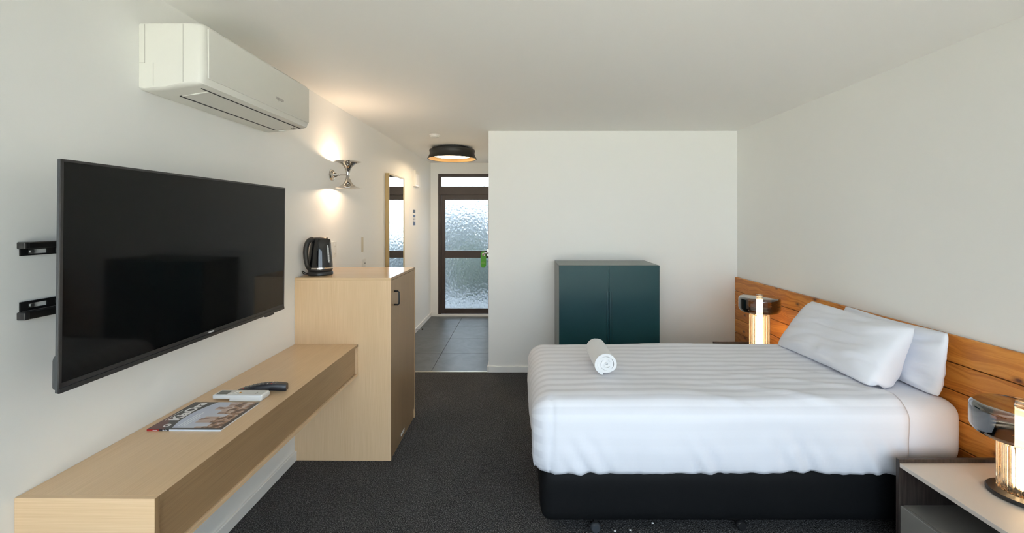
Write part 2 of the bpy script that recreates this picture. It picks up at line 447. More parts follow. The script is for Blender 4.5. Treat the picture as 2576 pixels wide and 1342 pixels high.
struct('wall_far', box(XC, XR + 0.01, YP, YP + 0.1, -0.02, H + 0.02), 'wall_paint', 'off-white partition wall behind the teal cabinet')
struct('wall_corridor', box(XC, XC + 0.1, YP + 0.1, YE + 0.2, -0.02, H + 0.02), 'wall_paint', 'corridor side of the partition')
# end wall with the entry door opening
DX0, DX1, DZ0, DZ1 = -1.262, -0.375, 0.032, 2.232
bm = bmesh.new()
bm_box(bm, XL - 0.05, DX0, YE, YE + 0.12, -0.02, H + 0.02)
bm_box(bm, DX1, XC + 0.05, YE, YE + 0.12, -0.02, H + 0.02)
bm_box(bm, DX0, DX1, YE, YE + 0.12, DZ1, H + 0.02)
bm_box(bm, DX0, DX1, YE, YE + 0.12, -0.02, 0.01)
struct('wall_end', bm, 'wall_paint', 'end wall of the corridor around the entry door')
# wall behind the camera with the window opening
bm = bmesh.new()
bm_box(bm, XL - 0.2, WIN[0], BACK_Y - 0.12, BACK_Y, -0.02, H + 0.02)
bm_box(bm, WIN[1], XR + 0.05, BACK_Y - 0.12, BACK_Y, -0.02, H + 0.02)
bm_box(bm, WIN[0], WIN[1], BACK_Y - 0.12, BACK_Y, WIN[3], H + 0.02)
bm_box(bm, WIN[0], WIN[1], BACK_Y - 0.12, BACK_Y, -0.02, WIN[2])
struct('wall_back', bm, 'wall_paint', 'window wall behind the viewer')
wn = thing('window_1', ((WIN[0] + WIN[1]) / 2, BACK_Y - 0.08, WIN[2]), 'wide sliding window behind the viewer', 'window'); wn['kind'] = 'structure'; del wn['category']
fw = 0.05
bm = bmesh.new()
y0, y1 = BACK_Y - 0.10, BACK_Y - 0.05
bm_box(bm, WIN[0], WIN[0] + fw, y0, y1, WIN[2], WIN[3]); bm_box(bm, WIN[1] - fw, WIN[1], y0, y1, WIN[2], WIN[3])
bm_box(bm, WIN[0], WIN[1], y0, y1, WIN[2], WIN[2] + fw); bm_box(bm, WIN[0], WIN[1], y0, y1, WIN[3] - fw, WIN[3])
xm = (WIN[0] + WIN[1]) / 2
bm_box(bm, xm - 0.03, xm + 0.03, y0, y1, WIN[2], WIN[3])
link('window_frame', bm, 'aluminium', wn)
for a, b_ in ((WIN[0] + fw, xm - 0.03), (xm + 0.03, WIN[1] - fw)):
    link('pane', box(a, b_, BACK_Y - 0.078, BACK_Y - 0.072, WIN[2] + fw, WIN[3] - fw), 'window_glass', wn)
# baseboards
struct('baseboard_left', box(XL, XL + 0.014, BACK_Y, YE, 0.0, 0.062, bev=0.003, seg=1), 'trim_paint', 'low white skirting along the television wall', left=True)
struct('baseboard_far', box(XC, HBX, YP - 0.012, YP, 0.0, 0.062, bev=0.003, seg=1), 'trim_paint', 'low white skirting on the partition')
struct('baseboard_corridor', box(XC - 0.012, XC, YP - 0.012, YE, 0.0, 0.062, bev=0.003, seg=1), 'trim_paint', 'low white skirting on the corridor side')
bm = bmesh.new(); bm_box(bm, XL, DX0 - 0.01, YE - 0.012, YE, 0.0, 0.062); bm_box(bm, DX0 - 0.02, XC, YE - 0.02, YE + 0.02, 0.0, 0.032)
struct('baseboard_end', bm, 'trim_paint', 'white sill strip under the entry door')
# entry door
dr = thing('door_1', ((DX0 + DX1) / 2, YE + 0.03, DZ0), 'dark bronze glazed entry door with transom at the end of the corridor', 'door'); dr['kind'] = 'structure'; del dr['category']
dy0, dy1 = YE + 0.005, YE + 0.065
bm = bmesh.new()
bm_box(bm, DX0, DX0 + 0.045, dy0, dy1, DZ0, DZ1, bev=0.003, seg=1); bm_box(bm, DX1 - 0.045, DX1, dy0, dy1, DZ0, DZ1, bev=0.003, seg=1)
bm_box(bm, DX0 + 0.045, DX1 - 0.045, dy0, dy1, DZ1 - 0.05, DZ1, bev=0.003, seg=1); bm_box(bm, DX0, DX1, dy0 - 0.008, dy1, 1.9005, 2.035, bev=0.004, seg=1)
bm_box(bm, DX0 + 0.02, DX1 - 0.02, dy0 - 0.002, dy1, 1.966, 1.972)
link('door_frame', bm, 'door_bronze', dr)
link('transom_pane', box(DX0 + 0.04, DX1 - 0.04, dy0 + 0.03, dy0 + 0.036, 2.03, 2.185), 'obscure_glass', dr)
lx0, lx1 = DX0 + 0.05, DX1 - 0.05
leaf = link('door_leaf', (lambda b: (bm_box(b, lx0, lx0 + 0.055, dy0 + 0.006, dy1, 0.037, 1.905, bev=0.003, seg=1),
     bm_box(b, lx1 - 0.055, lx1, dy0 + 0.006, dy1, 0.037, 1.905, bev=0.003, seg=1),
     bm_box(b, lx0 + 0.055, lx1 - 0.055, dy0 + 0.006, dy1, 1.825, 1.905, bev=0.003, seg=1),
     bm_box(b, lx0 + 0.055, lx1 - 0.055, dy0 + 0.003, dy1, 0.915, 1.028, bev=0.003, seg=1),
     bm_box(b, lx0 + 0.055, lx1 - 0.055, dy0 + 0.006, dy1, 0.037, 0.118, bev=0.003, seg=1), b)[-1])(bmesh.new()), 'door_bronze', dr)
for z0, z1 in ((0.11, 0.92), (1.02, 1.83)):
    link('pane', box(lx0 + 0.05, lx1 - 0.05, dy0 + 0.03, dy0 + 0.036, z0, z1), 'obscure_glass', leaf)
link('lock_cylinder', lathe([(0.0, -0.03), (0.018, -0.03), (0.026, -0.022), (0.03, 0.0)], 20, (-0.552, dy0, 0.962), 'Y'), 'chrome', leaf, smooth=40)
link('lock_plate', box(-0.50, -0.455, dy0 - 0.012, dy0, 0.94, 1.05, bev=0.005), 'steel', leaf)
link('door_handle', tube([(-0.477, dy0 - 0.01, 0.995), (-0.477, dy0 - 0.05, 0.995), (-0.485, dy0 - 0.058, 0.995), (-0.535, dy0 - 0.058, 0.992)], 0.011), 'steel', leaf, smooth=True)
# green key tag
kt = thing('key_tag', (-0.552, dy0 - 0.03, 0.76), 'bright green plastic tag hanging from the entry door lock', 'tag')
link('tag_body', prism([(-0.595, 0.80), (-0.575, 0.765), (-0.53, 0.765), (-0.51, 0.80), (-0.51, 0.985), (-0.528, 1.015), (-0.577, 1.015), (-0.595, 0.985)], dy0 - 0.026, dy0 - 0.02, 'Y', bev=0.001, seg=1), 'green_tag', kt)
link('tag_print', prism([(-0.588, 0.822), (-0.518, 0.822), (-0.525, 0.85), (-0.552, 0.862), (-0.58, 0.85)], dy0 - 0.0272, dy0 - 0.0262, 'Y'), 'green_tag_light', kt)
link('key_head', lathe([(0.0, -0.046), (0.014, -0.046), (0.022, -0.04), (0.022, -0.03)], 16, (-0.552, dy0, 0.975), 'Y'), 'chrome', kt, smooth=40)
# outside
g = struct('ground', box(-14, 14, -16, 22, -0.4, -0.3), 'lawn', 'lawn outside the windows')
struct('paving_entry', box(-3, 4, YE + 0.3, YE + 6, -0.3, -0.04), 'dark_paving', 'paved landing outside the entry door')
struct('wall_opposite', box(-2.4, 5, 10.2, 10.4, -0.3, 1.85), 'grey_cladding', 'grey garden wall opposite the entry door')
struct('wall_sun_blocker', box(-2.75, -2.5, YE + 0.13, 10.2, -0.3, 3.6), 'wall_paint', 'unseen wall added to shade the entry from the sun')  # unseen wall, added only to keep the sun off the entry landing
struct('paving_terrace', box(-9, 11, BACK_Y - 9, BACK_Y - 0.13, -0.3, -0.04), 'paving', 'paved terrace outside the window')

# ================================================================== HEADBOARD
HB_Y0, HB_Y1 = 1.15, YP - 0.002
hb = thing('headboard_panelling', (XR - 0.003, (HB_Y0 + HB_Y1) / 2, 0.0), 'long orange-brown knotty timber headboard of horizontal boards on the right wall', 'headboard')
zs = [0.951, 0.812, 0.676, 0.540, 0.405, 0.270, 0.135, 0.004]
for k in range(7):
    link('plank', box(HBX + random.uniform(-0.0012, 0.0012), XR - 0.003, HB_Y0, HB_Y1, zs[k + 1] + 0.0022, zs[k] - 0.0022, bev=0.003, seg=1), 'cedar_timber', hb)
link('backing_board', box(HBX + 0.012, XR - 0.002, HB_Y0 + 0.002, HB_Y1 - 0.001, 0.006, 0.948), 'dark_wood', hb)

# ================================================================== LEFT WALL: CUPBOARD
CX1, CYA, CYB, CZ = -0.808, 2.759, 3.378, 1.154
cup = thing('cupboard', ((XL + CX1) / 2, (CYA + CYB) / 2, 0), 'tall pale oak laminate cupboard with the kettle on top', 'cupboard', left=True)
link('near_side_panel', box(XL + 0.001, CX1, CYA, CYA + 0.018, 0.0, CZ - 0.016, bev=0.0008, seg=1), 'laminate_z', cup)
link('far_side_panel', box(XL + 0.001, CX1, CYB - 0.018, CYB, 0.0, CZ - 0.016, bev=0.0008, seg=1), 'laminate_z', cup)
link('back_panel', box(XL + 0.001, XL + 0.012, CYA + 0.018, CYB - 0.018, 0.05, CZ - 0.016), 'laminate_z', cup)
link('top_panel', box(XL + 0.001, CX1, CYA, CYB, CZ - 0.016, CZ, bev=0.0012, seg=1), 'laminate_top', cup)
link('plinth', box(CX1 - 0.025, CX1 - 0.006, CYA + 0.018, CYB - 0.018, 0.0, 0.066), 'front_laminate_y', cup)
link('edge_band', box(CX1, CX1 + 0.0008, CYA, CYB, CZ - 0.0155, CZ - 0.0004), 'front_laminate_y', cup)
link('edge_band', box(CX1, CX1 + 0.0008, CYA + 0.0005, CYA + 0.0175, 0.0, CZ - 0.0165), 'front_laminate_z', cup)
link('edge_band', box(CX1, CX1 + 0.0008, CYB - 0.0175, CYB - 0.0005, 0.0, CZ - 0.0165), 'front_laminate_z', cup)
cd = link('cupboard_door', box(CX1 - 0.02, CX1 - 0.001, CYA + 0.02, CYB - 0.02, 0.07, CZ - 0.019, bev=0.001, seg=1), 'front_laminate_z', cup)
hy = CYA + 0.075
link('door_pull', tube([(CX1 - 0.001, hy, 1.058), (CX1 + 0.022, hy, 1.058), (CX1 + 0.03, hy, 1.050), (CX1 + 0.03, hy, 0.978), (CX1 + 0.022, hy, 0.970), (CX1 - 0.001, hy, 0.970)], 0.0055, 10), 'black_metal', cd, smooth=True)
link('vent_strip', box(CX1 - 0.006, CX1 - 0.004, CYA + 0.25, CYA + 0.33, 0.03, 0.05), 'white_plastic', cup)

# ================================================================== FLOATING SHELF DESK
SX1, SY0, SZ = -1.017, 1.237, 0.735
SH = 0.198
sh = thing('floating_desk', ((XL + SX1) / 2, (SY0 + CYA) / 2, SZ - SH), 'long wall-hung pale oak laminate desk shelf under the television', 'desk', left=True)
link('desk_top', box(XL + 0.001, SX1, SY0 + 0.016, CYA - 0.001, SZ - 0.016, SZ, bev=0.0008, seg=1), 'laminate_y', sh)
link('bottom_panel', box(XL + 0.001, SX1, SY0 + 0.016, CYA - 0.001, SZ - SH, SZ - SH + 0.016, bev=0.0008, seg=1), 'laminate_y', sh)
link('end_panel', box(XL + 0.001, SX1, SY0, SY0 + 0.016, SZ - SH, SZ, bev=0.0008, seg=1), 'laminate_x', sh)
link('end_panel', box(XL + 0.001, SX1, CYA - 0.018, CYA - 0.001, SZ - SH + 0.0165, SZ - 0.0165, bev=0.0008, seg=1), 'laminate_z', sh)
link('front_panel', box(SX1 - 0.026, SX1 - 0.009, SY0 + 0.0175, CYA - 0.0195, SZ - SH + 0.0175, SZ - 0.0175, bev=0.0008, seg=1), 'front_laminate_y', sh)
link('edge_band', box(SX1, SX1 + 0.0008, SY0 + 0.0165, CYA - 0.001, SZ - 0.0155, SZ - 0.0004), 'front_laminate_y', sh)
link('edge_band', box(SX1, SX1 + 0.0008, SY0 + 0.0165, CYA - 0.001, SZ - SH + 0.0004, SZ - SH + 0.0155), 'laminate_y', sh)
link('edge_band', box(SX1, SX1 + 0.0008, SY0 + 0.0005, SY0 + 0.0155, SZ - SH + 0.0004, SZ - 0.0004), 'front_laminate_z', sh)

# ================================================================== TELEVISION
TX = -1.240; TY0, TY1, TZ0, TZ1 = 1.190, 2.312, 1.050, 1.690
tv = thing('television', (TX - 0.03, (TY0 + TY1) / 2, TZ0), 'large flat black television on a wall bracket above the desk', 'television', left=True)
link('panel_housing', box(TX - 0.012, TX - 0.002, TY0, TY1, TZ0, TZ1, bev=0.002, seg=1), 'tv_side', tv)
link('screen', box(TX - 0.004, TX, TY0 + 0.006, TY1 - 0.006, TZ0 + 0.026, TZ1 - 0.006, bev=0.0008, seg=1), 'tv_screen', tv)
bz = link('bezel', (lambda b: (bm_box(b, TX - 0.003, TX + 0.001, TY0, TY0 + 0.007, TZ0, TZ1), bm_box(b, TX - 0.003, TX + 0.001, TY1 - 0.007, TY1, TZ0, TZ1),
    bm_box(b, TX - 0.003, TX + 0.001, TY0, TY1, TZ1 - 0.007, TZ1), bm_box(b, TX - 0.003, TX + 0.0025, TY0, TY1, TZ0, TZ0 + 0.013),
    bm_box(b, TX - 0.003, TX + 0.001, TY0, TY1, TZ0 + 0.014, TZ0 + 0.027), b)[-1])(bmesh.new()), 'tv_bezel', tv)
ly = (TY0 + TY1) / 2
bm = bmesh.new()
for k in range(7): bm_box(bm, TX + 0.0008, TX + 0.0013, ly + 0.005 + k * 0.0046, ly + 0.0085 + k * 0.0046, TZ0 + 0.0165, TZ0 + 0.0225)
link('logo', bm, 'white_print', bz)
link('rear_housing', prism([(TX - 0.011, TZ0 + 0.002), (TX - 0.026, TZ0 + 0.006), (TX - 0.030, TZ0 + 0.012), (TX - 0.030, TZ0 + 0.086), (TX - 0.026, TZ0 + 0.098), (TX - 0.011, TZ0 + 0.108)], TY0 + 0.008, TY1 - 0.008, 'Y', bev=0.006), 'tv_side', tv, smooth=40)
link('rear_cover', box(TX - 0.07, TX - 0.011, TY0 + 0.22, TY1 - 0.22, TZ0 + 0.12, TZ1 - 0.18, bev=0.012), 'black_plastic', tv)
link('sensor_foot', box(TX - 0.012, TX + 0.002, TY1 - 0.16, TY1 - 0.09, TZ0 - 0.009, TZ0, bev=0.004), 'black_plastic', tv)

# ================================================================== TV BRACKET
br = thing('tv_wall_bracket', (XL, 1.7, 1.24), 'black slotted steel bracket rails on the wall behind the television', 'bracket', left=True)
def rail(zp0, zp1, zf0, zf1):
    # slotted plate against the wall (pieces around the slots), and a square flange above or below
    ya, yb = 1.248, 2.25
    slots = [(1.268, 1.318), (1.342, 1.392), (1.62, 1.68), (1.80, 1.86), (2.14, 2.19)]
    bm = bmesh.new(); x0, x1 = XL + 0.002, XL + 0.006
    zc = (zp0 + zp1) / 2; hw = 0.0065
    bm_box(bm, x0, x1, ya, yb, zc + hw, zp1); bm_box(bm, x0, x1, ya, yb, zp0, zc - hw)
    prev = ya
    for a, c in slots + [(yb, yb)]:
        if a - prev > 0.001: bm_box(bm, x0, x1, prev, a, zc - hw, zc + hw)
        prev = c
    r = link('rail', bm, 'black_metal', br)
    link('flange', box(XL + 0.0005, XL + 0.026, ya, yb, zf0, zf1, bev=0.003), 'black_metal', r)
    link('screw', lathe([(0.0075, 0), (0.0075, 0.004), (0.005, 0.006), (0, 0.0065)], 14, (XL + 0.0012, 1.278, zc), 'X'), 'steel', r, smooth=30)
    link('end_cap', box(XL + 0.0003, XL + 0.0265, ya - 0.006, ya + 0.008, zf0 - 0.0005, zf1 + 0.0005, bev=0.003), 'black_plastic', r)
rail(1.4195, 1.4415, 1.4405, 1.459); rail(1.2600, 1.287, 1.237, 1.2585)
link('arm', box(XL + 0.004, TX - 0.06, 1.55, 1.59, 1.20, 1.50, bev=0.003), 'black_metal', br)
link('arm', box(XL + 0.004, TX - 0.06, 1.91, 1.95, 1.20, 1.50, bev=0.003), 'black_metal', br)

# ================================================================== AIR CONDITIONER
AY0, AY1 = 1.640, 2.462
ax = XL
def ac_profile(dx=0.0):
    top = 2.268
    pts = [(ax + 0.0005, top - 0.004), (ax + 0.006, top), (ax + 0.222, top - 0.001)]
    for k in range(1, 5):                       # top front corner
        t = k / 4 * PI / 2; pts.append((ax + 0.222 + 0.018 * math.sin(t), top - 0.019 + 0.018 * math.cos(t)))
    pts.append((ax + 0.243, 2.09)); pts.append((ax + 0.241, 2.055)); pts.append((ax + 0.234, 2.036))
    pts.append((ax + 0.215, 2.030)); pts.append((ax + 0.17, 2.026)); pts.append((ax + 0.10, 2.014)); pts.append((ax + 0.02, 2.008)); pts.append((ax + 0.0005, 2.012))
    return pts
ac = thing('air_conditioner', (XL, (AY0 + AY1) / 2, 2.008), 'white split-system air conditioner mounted high on the left wall', 'air conditioner', left=True)
def ac_body():
    """lofted along the wall so that the two ends are rounded over"""
    prof = ac_profile(); cx, cz = ax + 0.0005, 2.15
    stations = [(AY0, 0.020), (AY0 + 0.004, 0.012), (AY0 + 0.011, 0.005), (AY0 + 0.022, 0.0), (AY1 - 0.022, 0.0), (AY1 - 0.011, 0.005), (AY1 - 0.004, 0.012), (AY1, 0.020)]
    bm = bmesh.new(); rings = []
    n = len(prof)
    for y, ins in stations:
        ring = []
        for k, (x, z) in enumerate(prof):
            xx = x - ins if x > ax + 0.15 else x
            zz = z - ins * 0.45 if z > 2.2 else (z + ins * 0.45 if z < 2.06 else z)
            ring.append(bm.verts.new((xx, y, zz)))
        rings.append(ring)
    for a, b in zip(rings, rings[1:]):
        for k in range(n): bm.faces.new((a[k], a[(k + 1) % n], b[(k + 1) % n], b[k]))
    bm.faces.new(rings[0]); bm.faces.new(rings[-1][::-1])
    return bm
link('casing', ac_body(), 'ac_plastic', ac, smooth=38)
link('front_panel', prism(rounded_rect(AY0 + 0.026, AY1 - 0.014, 2.060, 2.252, 0.006, 3), ax + 0.236, ax + 0.2455, 'X', bev=0.0025), 'ac_plastic', ac, smooth=40)
# louvre flap on the underside, with the dark slots before and behind it
fl = bmesh.new()
bm_prism(fl, [(ax + 0.092, 2.0115), (ax + 0.150, 2.0185), (ax + 0.200, 2.0265), (ax + 0.200, 2.0305), (ax + 0.150, 2.026), (ax + 0.092, 2.018)], AY0 + 0.090, AY1 - 0.072, 'Y', bev=0.0012, seg=1)
link('louvre', fl, 'ac_plastic', ac, smooth=35)
link('air_slot', prism([(ax + 0.084, 2.0098), (ax + 0.0915, 2.0110), (ax + 0.0915, 2.016), (ax + 0.084, 2.016)], AY0 + 0.088, AY1 - 0.075, 'Y'), 'dark_slot', ac)
link('air_slot', prism([(ax + 0.2010, 2.0262), (ax + 0.2042, 2.0268), (ax + 0.2042, 2.032), (ax + 0.2010, 2.032)], AY0 + 0.045, AY1 - 0.022, 'Y'), 'dark_slot', ac)
link('drain_clip', box(ax + 0.10, ax + 0.135, AY1 - 0.062, AY1 - 0.045, 2.0085, 2.0145, bev=0.001, seg=1), 'ac_plastic', ac)
for k in range(6):
    link('indicator', box(ax + 0.165 + 0.012 * (k % 2), ax + 0.170 + 0.012 * (k % 2), AY1 - 0.058 + 0.012 * (k // 2), AY1 - 0.053 + 0.012 * (k // 2), 2.0245, 2.0262 + 0.0015 * (k % 2)), 'grey_print', ac)
link('logo', text_bm('FUJITSU', 0.020, frame_matrix((ax + 0.2457, AY0 + 0.512, 2.112), (0, 1, 0), (0, 0, 1), (1, 0, 0)), 0.0004), 'grey_print', ac)
# side seams on the near end
ye = AY0 - 0.0006
link('side_seam', box(ax + 0.022, ax + 0.0232, ye, AY0 + 0.002, 2.112, 2.257), 'seam', ac)
link('side_seam', box(ax + 0.002, ax + 0.0232, ye, AY0 + 0.002, 2.1112, 2.1124), 'seam', ac)
link('side_seam', box(ax + 0.0540, ax + 0.0552, ye, AY0 + 0.002, 2.026, 2.1124), 'seam', ac)
link('side_seam', box(ax + 0.1660, ax + 0.1672, ye, AY0 + 0.002, 2.040, 2.257), 'seam', ac)

# ================================================================== WALL SCONCE
SY, SZc, SXc = 3.29, 1.856, XL + 0.125
sco = thing('wall_sconce', (XL, SY, SZc), 'polished chrome hourglass wall light with twin trumpet shades above the cupboard', 'wall lamp', left=True)
link('wall_rose', lathe([(0.0, 0), (0.043, 0.0), (0.044, 0.006), (0.041, 0.013), (0.036, 0.016), (0.022, 0.018)], 10, (XL, SY, SZc), 'X'), 'chrome', sco, smooth=30)
link('arm', lathe([(0.022, 0.016), (0.022, 0.022), (0.017, 0.034), (0.009, 0.046), (0.006, 0.055), (0.008, 0.058), (0.006, 0.061), (0.0045, 0.066), (0.0045, 0.118)], 20, (XL, SY, SZc), 'X'), 'chrome', sco, smooth=40)
def trumpet(sg):
    outer = [(0.0125, 0.0), (0.0125, 0.012), (0.015, 0.026), (0.021, 0.044), (0.031, 0.062), (0.046, 0.077), (0.066, 0.089), (0.092, 0.0985), (0.096, 0.099)]
    inner = [(0.096, 0.100), (0.091, 0.0998), (0.064, 0.091), (0.044, 0.079), (0.029, 0.064), (0.019, 0.046), (0.012, 0.03), (0.0, 0.029)]
    return lathe([(r, sg * h) for r, h in outer + inner], 40, (SXc, SY, SZc))
for sg in (1, -1):
    tr = link('trumpet_shade', trumpet(sg), 'chrome', sco, smooth=50)
    link('bulb', lathe([(0.0, sg * 0.036), (0.008, sg * 0.04), (0.011, sg * 0.050), (0.008, sg * 0.060), (0, sg * 0.064)], 16, (SXc, SY, SZc)), 'bulb', tr, smooth=True)
    ld = bpy.data.lights.new('sconce_light', 'POINT'); ld.energy = 4.0; ld.color = (1.0, 0.72, 0.48); ld.shadow_soft_size = 0.012
    lo = bpy.data.objects.new('sconce_light', ld); COL.objects.link(lo); lo.location = (SXc - XL, 0, sg * 0.078); lo.parent = sco

# ================================================================== MIRROR
MY0, MY1, MZ0, MZ1 = 4.575, 5.185, 0.42, 2.006
mr = thing('wall_mirror', (XL, (MY0 + MY1) / 2, MZ0), 'tall narrow brass-framed mirror on the corridor wall', 'mirror', left=True)
fd, ft = 0.040, 0.018
link('frame_stile', box(XL + 0.001, XL + fd, MY0, MY0 + ft, MZ0, MZ1, bev=0.0015, seg=1), 'brass_frame', mr)
link('frame_stile', box(XL + 0.001, XL + fd, MY1 - ft, MY1, MZ0, MZ1, bev=0.0015, seg=1), 'brass_frame', mr)
link('frame_rail', box(XL + 0.001, XL + fd, MY0 + ft, MY1 - ft, MZ1 - ft, MZ1, bev=0.0015, seg=1), 'brass_frame', mr)
link('frame_rail', box(XL + 0.001, XL + fd, MY0 + ft, MY1 - ft, MZ0, MZ0 + ft, bev=0.0015, seg=1), 'brass_frame', mr)
link('mirror_glass', box(XL + 0.002, XL + 0.034, MY0 + ft, MY1 - ft, MZ0 + ft, MZ1 - ft), 'mirror_glass', mr)

# ================================================================== SMALL THINGS ON THE LEFT WALL
cb = thing('chime_box', (XL, 5.84, 1.95), 'small cream plastic box high on the corridor wall beyond the mirror', 'wall box', left=True)
link('box_body', box(XL + 0.0005, XL + 0.034, 5.74, 5.94, 1.955, 2.165, bev=0.004), 'white_plastic', cb)
link('box_cover', box(XL + 0.0335, XL + 0.038, 5.77, 5.93, 1.98, 2.12, bev=0.003), 'paper', cb)
nt_ = thing('notice', (XL, 5.71, 1.43), 'white printed notice with dark blocks taped to the corridor wall', 'notice', left=True)
link('sheet', box(XL + 0.0003, XL + 0.0012, 5.55, 5.885, 1.428, 1.664), 'paper', nt_)
for z0, z1, y0, y1, mt in ((1.60, 1.645, 5.735, 5.86, 'black_print'), (1.545, 1.580, 5.735, 5.86, 'blue_print'), (1.515, 1.533, 5.735, 5.785, 'black_print'), (1.515, 1.533, 5.805, 5.86, 'black_print'),
                           (1.490, 1.506, 5.735, 5.785, 'black_print'), (1.490, 1.506, 5.805, 5.86, 'blue_print'), (1.440, 1.480, 5.735, 5.86, 'blue_print')):
    link('printed_block', box(XL + 0.0011, XL + 0.0016, y0, y1, z0, z1), mt, nt_)
def outlet(name, yc, zc, wy, hz, label, kind):
    o = thing(name, (XL, yc, zc - hz / 2), label, 'outlet', left=True)
    link('face_plate', box(XL + 0.0005, XL + 0.010, yc - wy / 2, yc + wy / 2, zc - hz / 2, zc + hz / 2, bev=0.003), 'white_plastic', o)
    if kind == 2:
        for dz in (hz * 0.24, -hz * 0.24):
            link('rocker_switch', box(XL + 0.009, XL + 0.013, yc - 0.018, yc - 0.004, zc + dz + 0.008, zc + dz + 0.020, bev=0.001, seg=1), 'paper', o)
            for a in (-0.010, 0.010):
                link('pin_slot', box(XL + 0.0095, XL + 0.0104, yc + 0.004 + a - 0.0015, yc + 0.004 + a + 0.0015, zc + dz - 0.012, zc + dz - 0.002), 'seam', o)
    else:
        link('rocker_switch', box(XL + 0.009, XL + 0.013, yc + 0.010, yc + 0.024, zc + 0.012, zc + 0.026, bev=0.001, seg=1), 'rubber_grey', o)
outlet('power_outlet', 3.325, 1.294, 0.074, 0.120, 'white double power point on the wall behind the kettle', 2)
outlet('wall_switch', 3.945, 1.105, 0.076, 0.118, 'white single wall switch low between the kettle and the mirror', 1)
ds = thing('door_stop', (XL, 5.86, 0.045), 'small chrome door stop on the corridor skirting', 'door stop', left=True)
link('stem', lathe([(0.014, 0.0), (0.014, 0.004), (0.006, 0.008), (0.006, 0.075)], 14, (XL + 0.0145, 5.86, 0.045), 'X'), 'steel', ds, smooth=40)
link('rubber_tip', lathe([(0.011, 0.073), (0.012, 0.078), (0.010, 0.092), (0, 0.093)], 14, (XL + 0.0145, 5.86, 0.045), 'X'), 'black_plastic', ds, smooth=40)

# ================================================================== CEILING FITTINGS
CLX, CLY = -0.815, 5.36
cl = thing('ceiling_lamp', (CLX, CLY, 2.27), 'round black drum ceiling light with glowing gold inside in the corridor', 'ceiling lamp')
link('shade', lathe([(0.262, 2.372), (0.274, 2.368), (0.277, 2.358), (0.273, 2.336), (0.272, 2.320), (0.280, 2.294), (0.294, 2.271), (0.299, 2.262), (0.296, 2.257),
                     (0.290, 2.258), (0.282, 2.271), (0.268, 2.294), (0.262, 2.321), (0.262, 2.364), (0.19, 2.364), (0.19, 2.372)], 64, (CLX, CLY, 0), close=True), 'black_matt', cl, smooth=40)
link('gold_liner', lathe([(0.2885, 2.259), (0.2795, 2.273), (0.262, 2.298), (0.225, 2.304), (0.225, 2.300), (0.258, 2.292), (0.284, 2.259)], 64, (CLX, CLY, 0), close=True), 'gold_inside', cl, smooth=40)
link('diffuser', lathe([(0.0, 2.291), (0.222, 2.294), (0.224, 2.302), (0.0, 2.32)], 48, (CLX, CLY, 0)), 'ceiling_diffuser', cl, smooth=40)
link('ceiling_plate', lathe([(0.0, 2.36), (0.20, 2.36), (0.20, 2.3995), (0.0, 2.3995)], 40, (CLX, CLY, 0)), 'black_matt', cl, smooth=30)
sd = thing('smoke_detector', (-0.87, 4.53, 2.37), 'small white round smoke detector on the ceiling at the corridor mouth', 'smoke detector')
link('mounting_base', lathe([(0.0, 2.386), (0.054, 2.386), (0.056, 2.3995), (0, 2.3995)], 28, (-0.87, 4.53, 0)), 'white_plastic', sd, smooth=30)
link('sensor_cap', lathe([(0.0, 2.366), (0.032, 2.367), (0.044, 2.373), (0.046, 2.386), (0, 2.387)], 28, (-0.87, 4.53, 0)), 'white_plastic', sd, smooth=30)

# ================================================================== TEAL CABINET
GX0, GX1, GY0, GY1, GZ = 0.356, 1.244, 3.877, 4.335, 1.114
gc = thing('teal_cabinet', ((GX0 + GX1) / 2, (GY0 + GY1) / 2, 0), 'dark teal two-door cabinet against the partition behind the bed', 'cabinet')
link('carcass', (lambda b: (bm_box(b, GX0, GX0 + 0.02, GY0, GY1, 0.08, GZ - 0.02), bm_box(b, GX1 - 0.02, GX1, GY0, GY1, 0.08, GZ - 0.02),
    bm_box(b, GX0, GX1, GY0, GY1, GZ - 0.02, GZ, bev=0.001, seg=1), bm_box(b, GX0, GX1, GY0, GY1, 0.06, 0.08), bm_box(b, GX0 + 0.02, GX1 - 0.02, GY1 - 0.01, GY1, 0.08, GZ - 0.02), b)[-1])(bmesh.new()), 'cabinet_carcass', gc)
link('plinth', box(GX0 + 0.03, GX1 - 0.03, GY0 + 0.04, GY1 - 0.02, 0.0, 0.06), 'teal_groove', gc)
gm = (GX0 + GX1) / 2 - 0.004
for a, b_, s in ((GX0 + 0.001, gm - 0.002, 1), (gm + 0.002, GX1 - 0.001, -1)):
    d = link('cabinet_door', box(a, b_, GY0 - 0.019, GY0 - 0.001, 0.065, GZ - 0.001, bev=0.001, seg=1), 'teal_lacquer', gc)
    e = b_ if s == 1 else a
    w = 0.016 if s == 1 else 0.022
    x0, x1 = (e - w, e - 0.001) if s == 1 else (e + 0.001, e + w)
    link('finger_pull', prism(rounded_rect(x0, x1, 0.25, 0.885, 0.006, 3), GY0 - 0.027, GY0 - 0.018, 'Y', bev=0.002), 'teal_lacquer', d, smooth=40)
    xs_ = x0 - 0.003 if s == 1 else x1
    link('pull_groove', box(xs_, xs_ + 0.003, GY0 - 0.0195, GY0 - 0.0185, 0.25, 0.885), 'teal_groove', d)

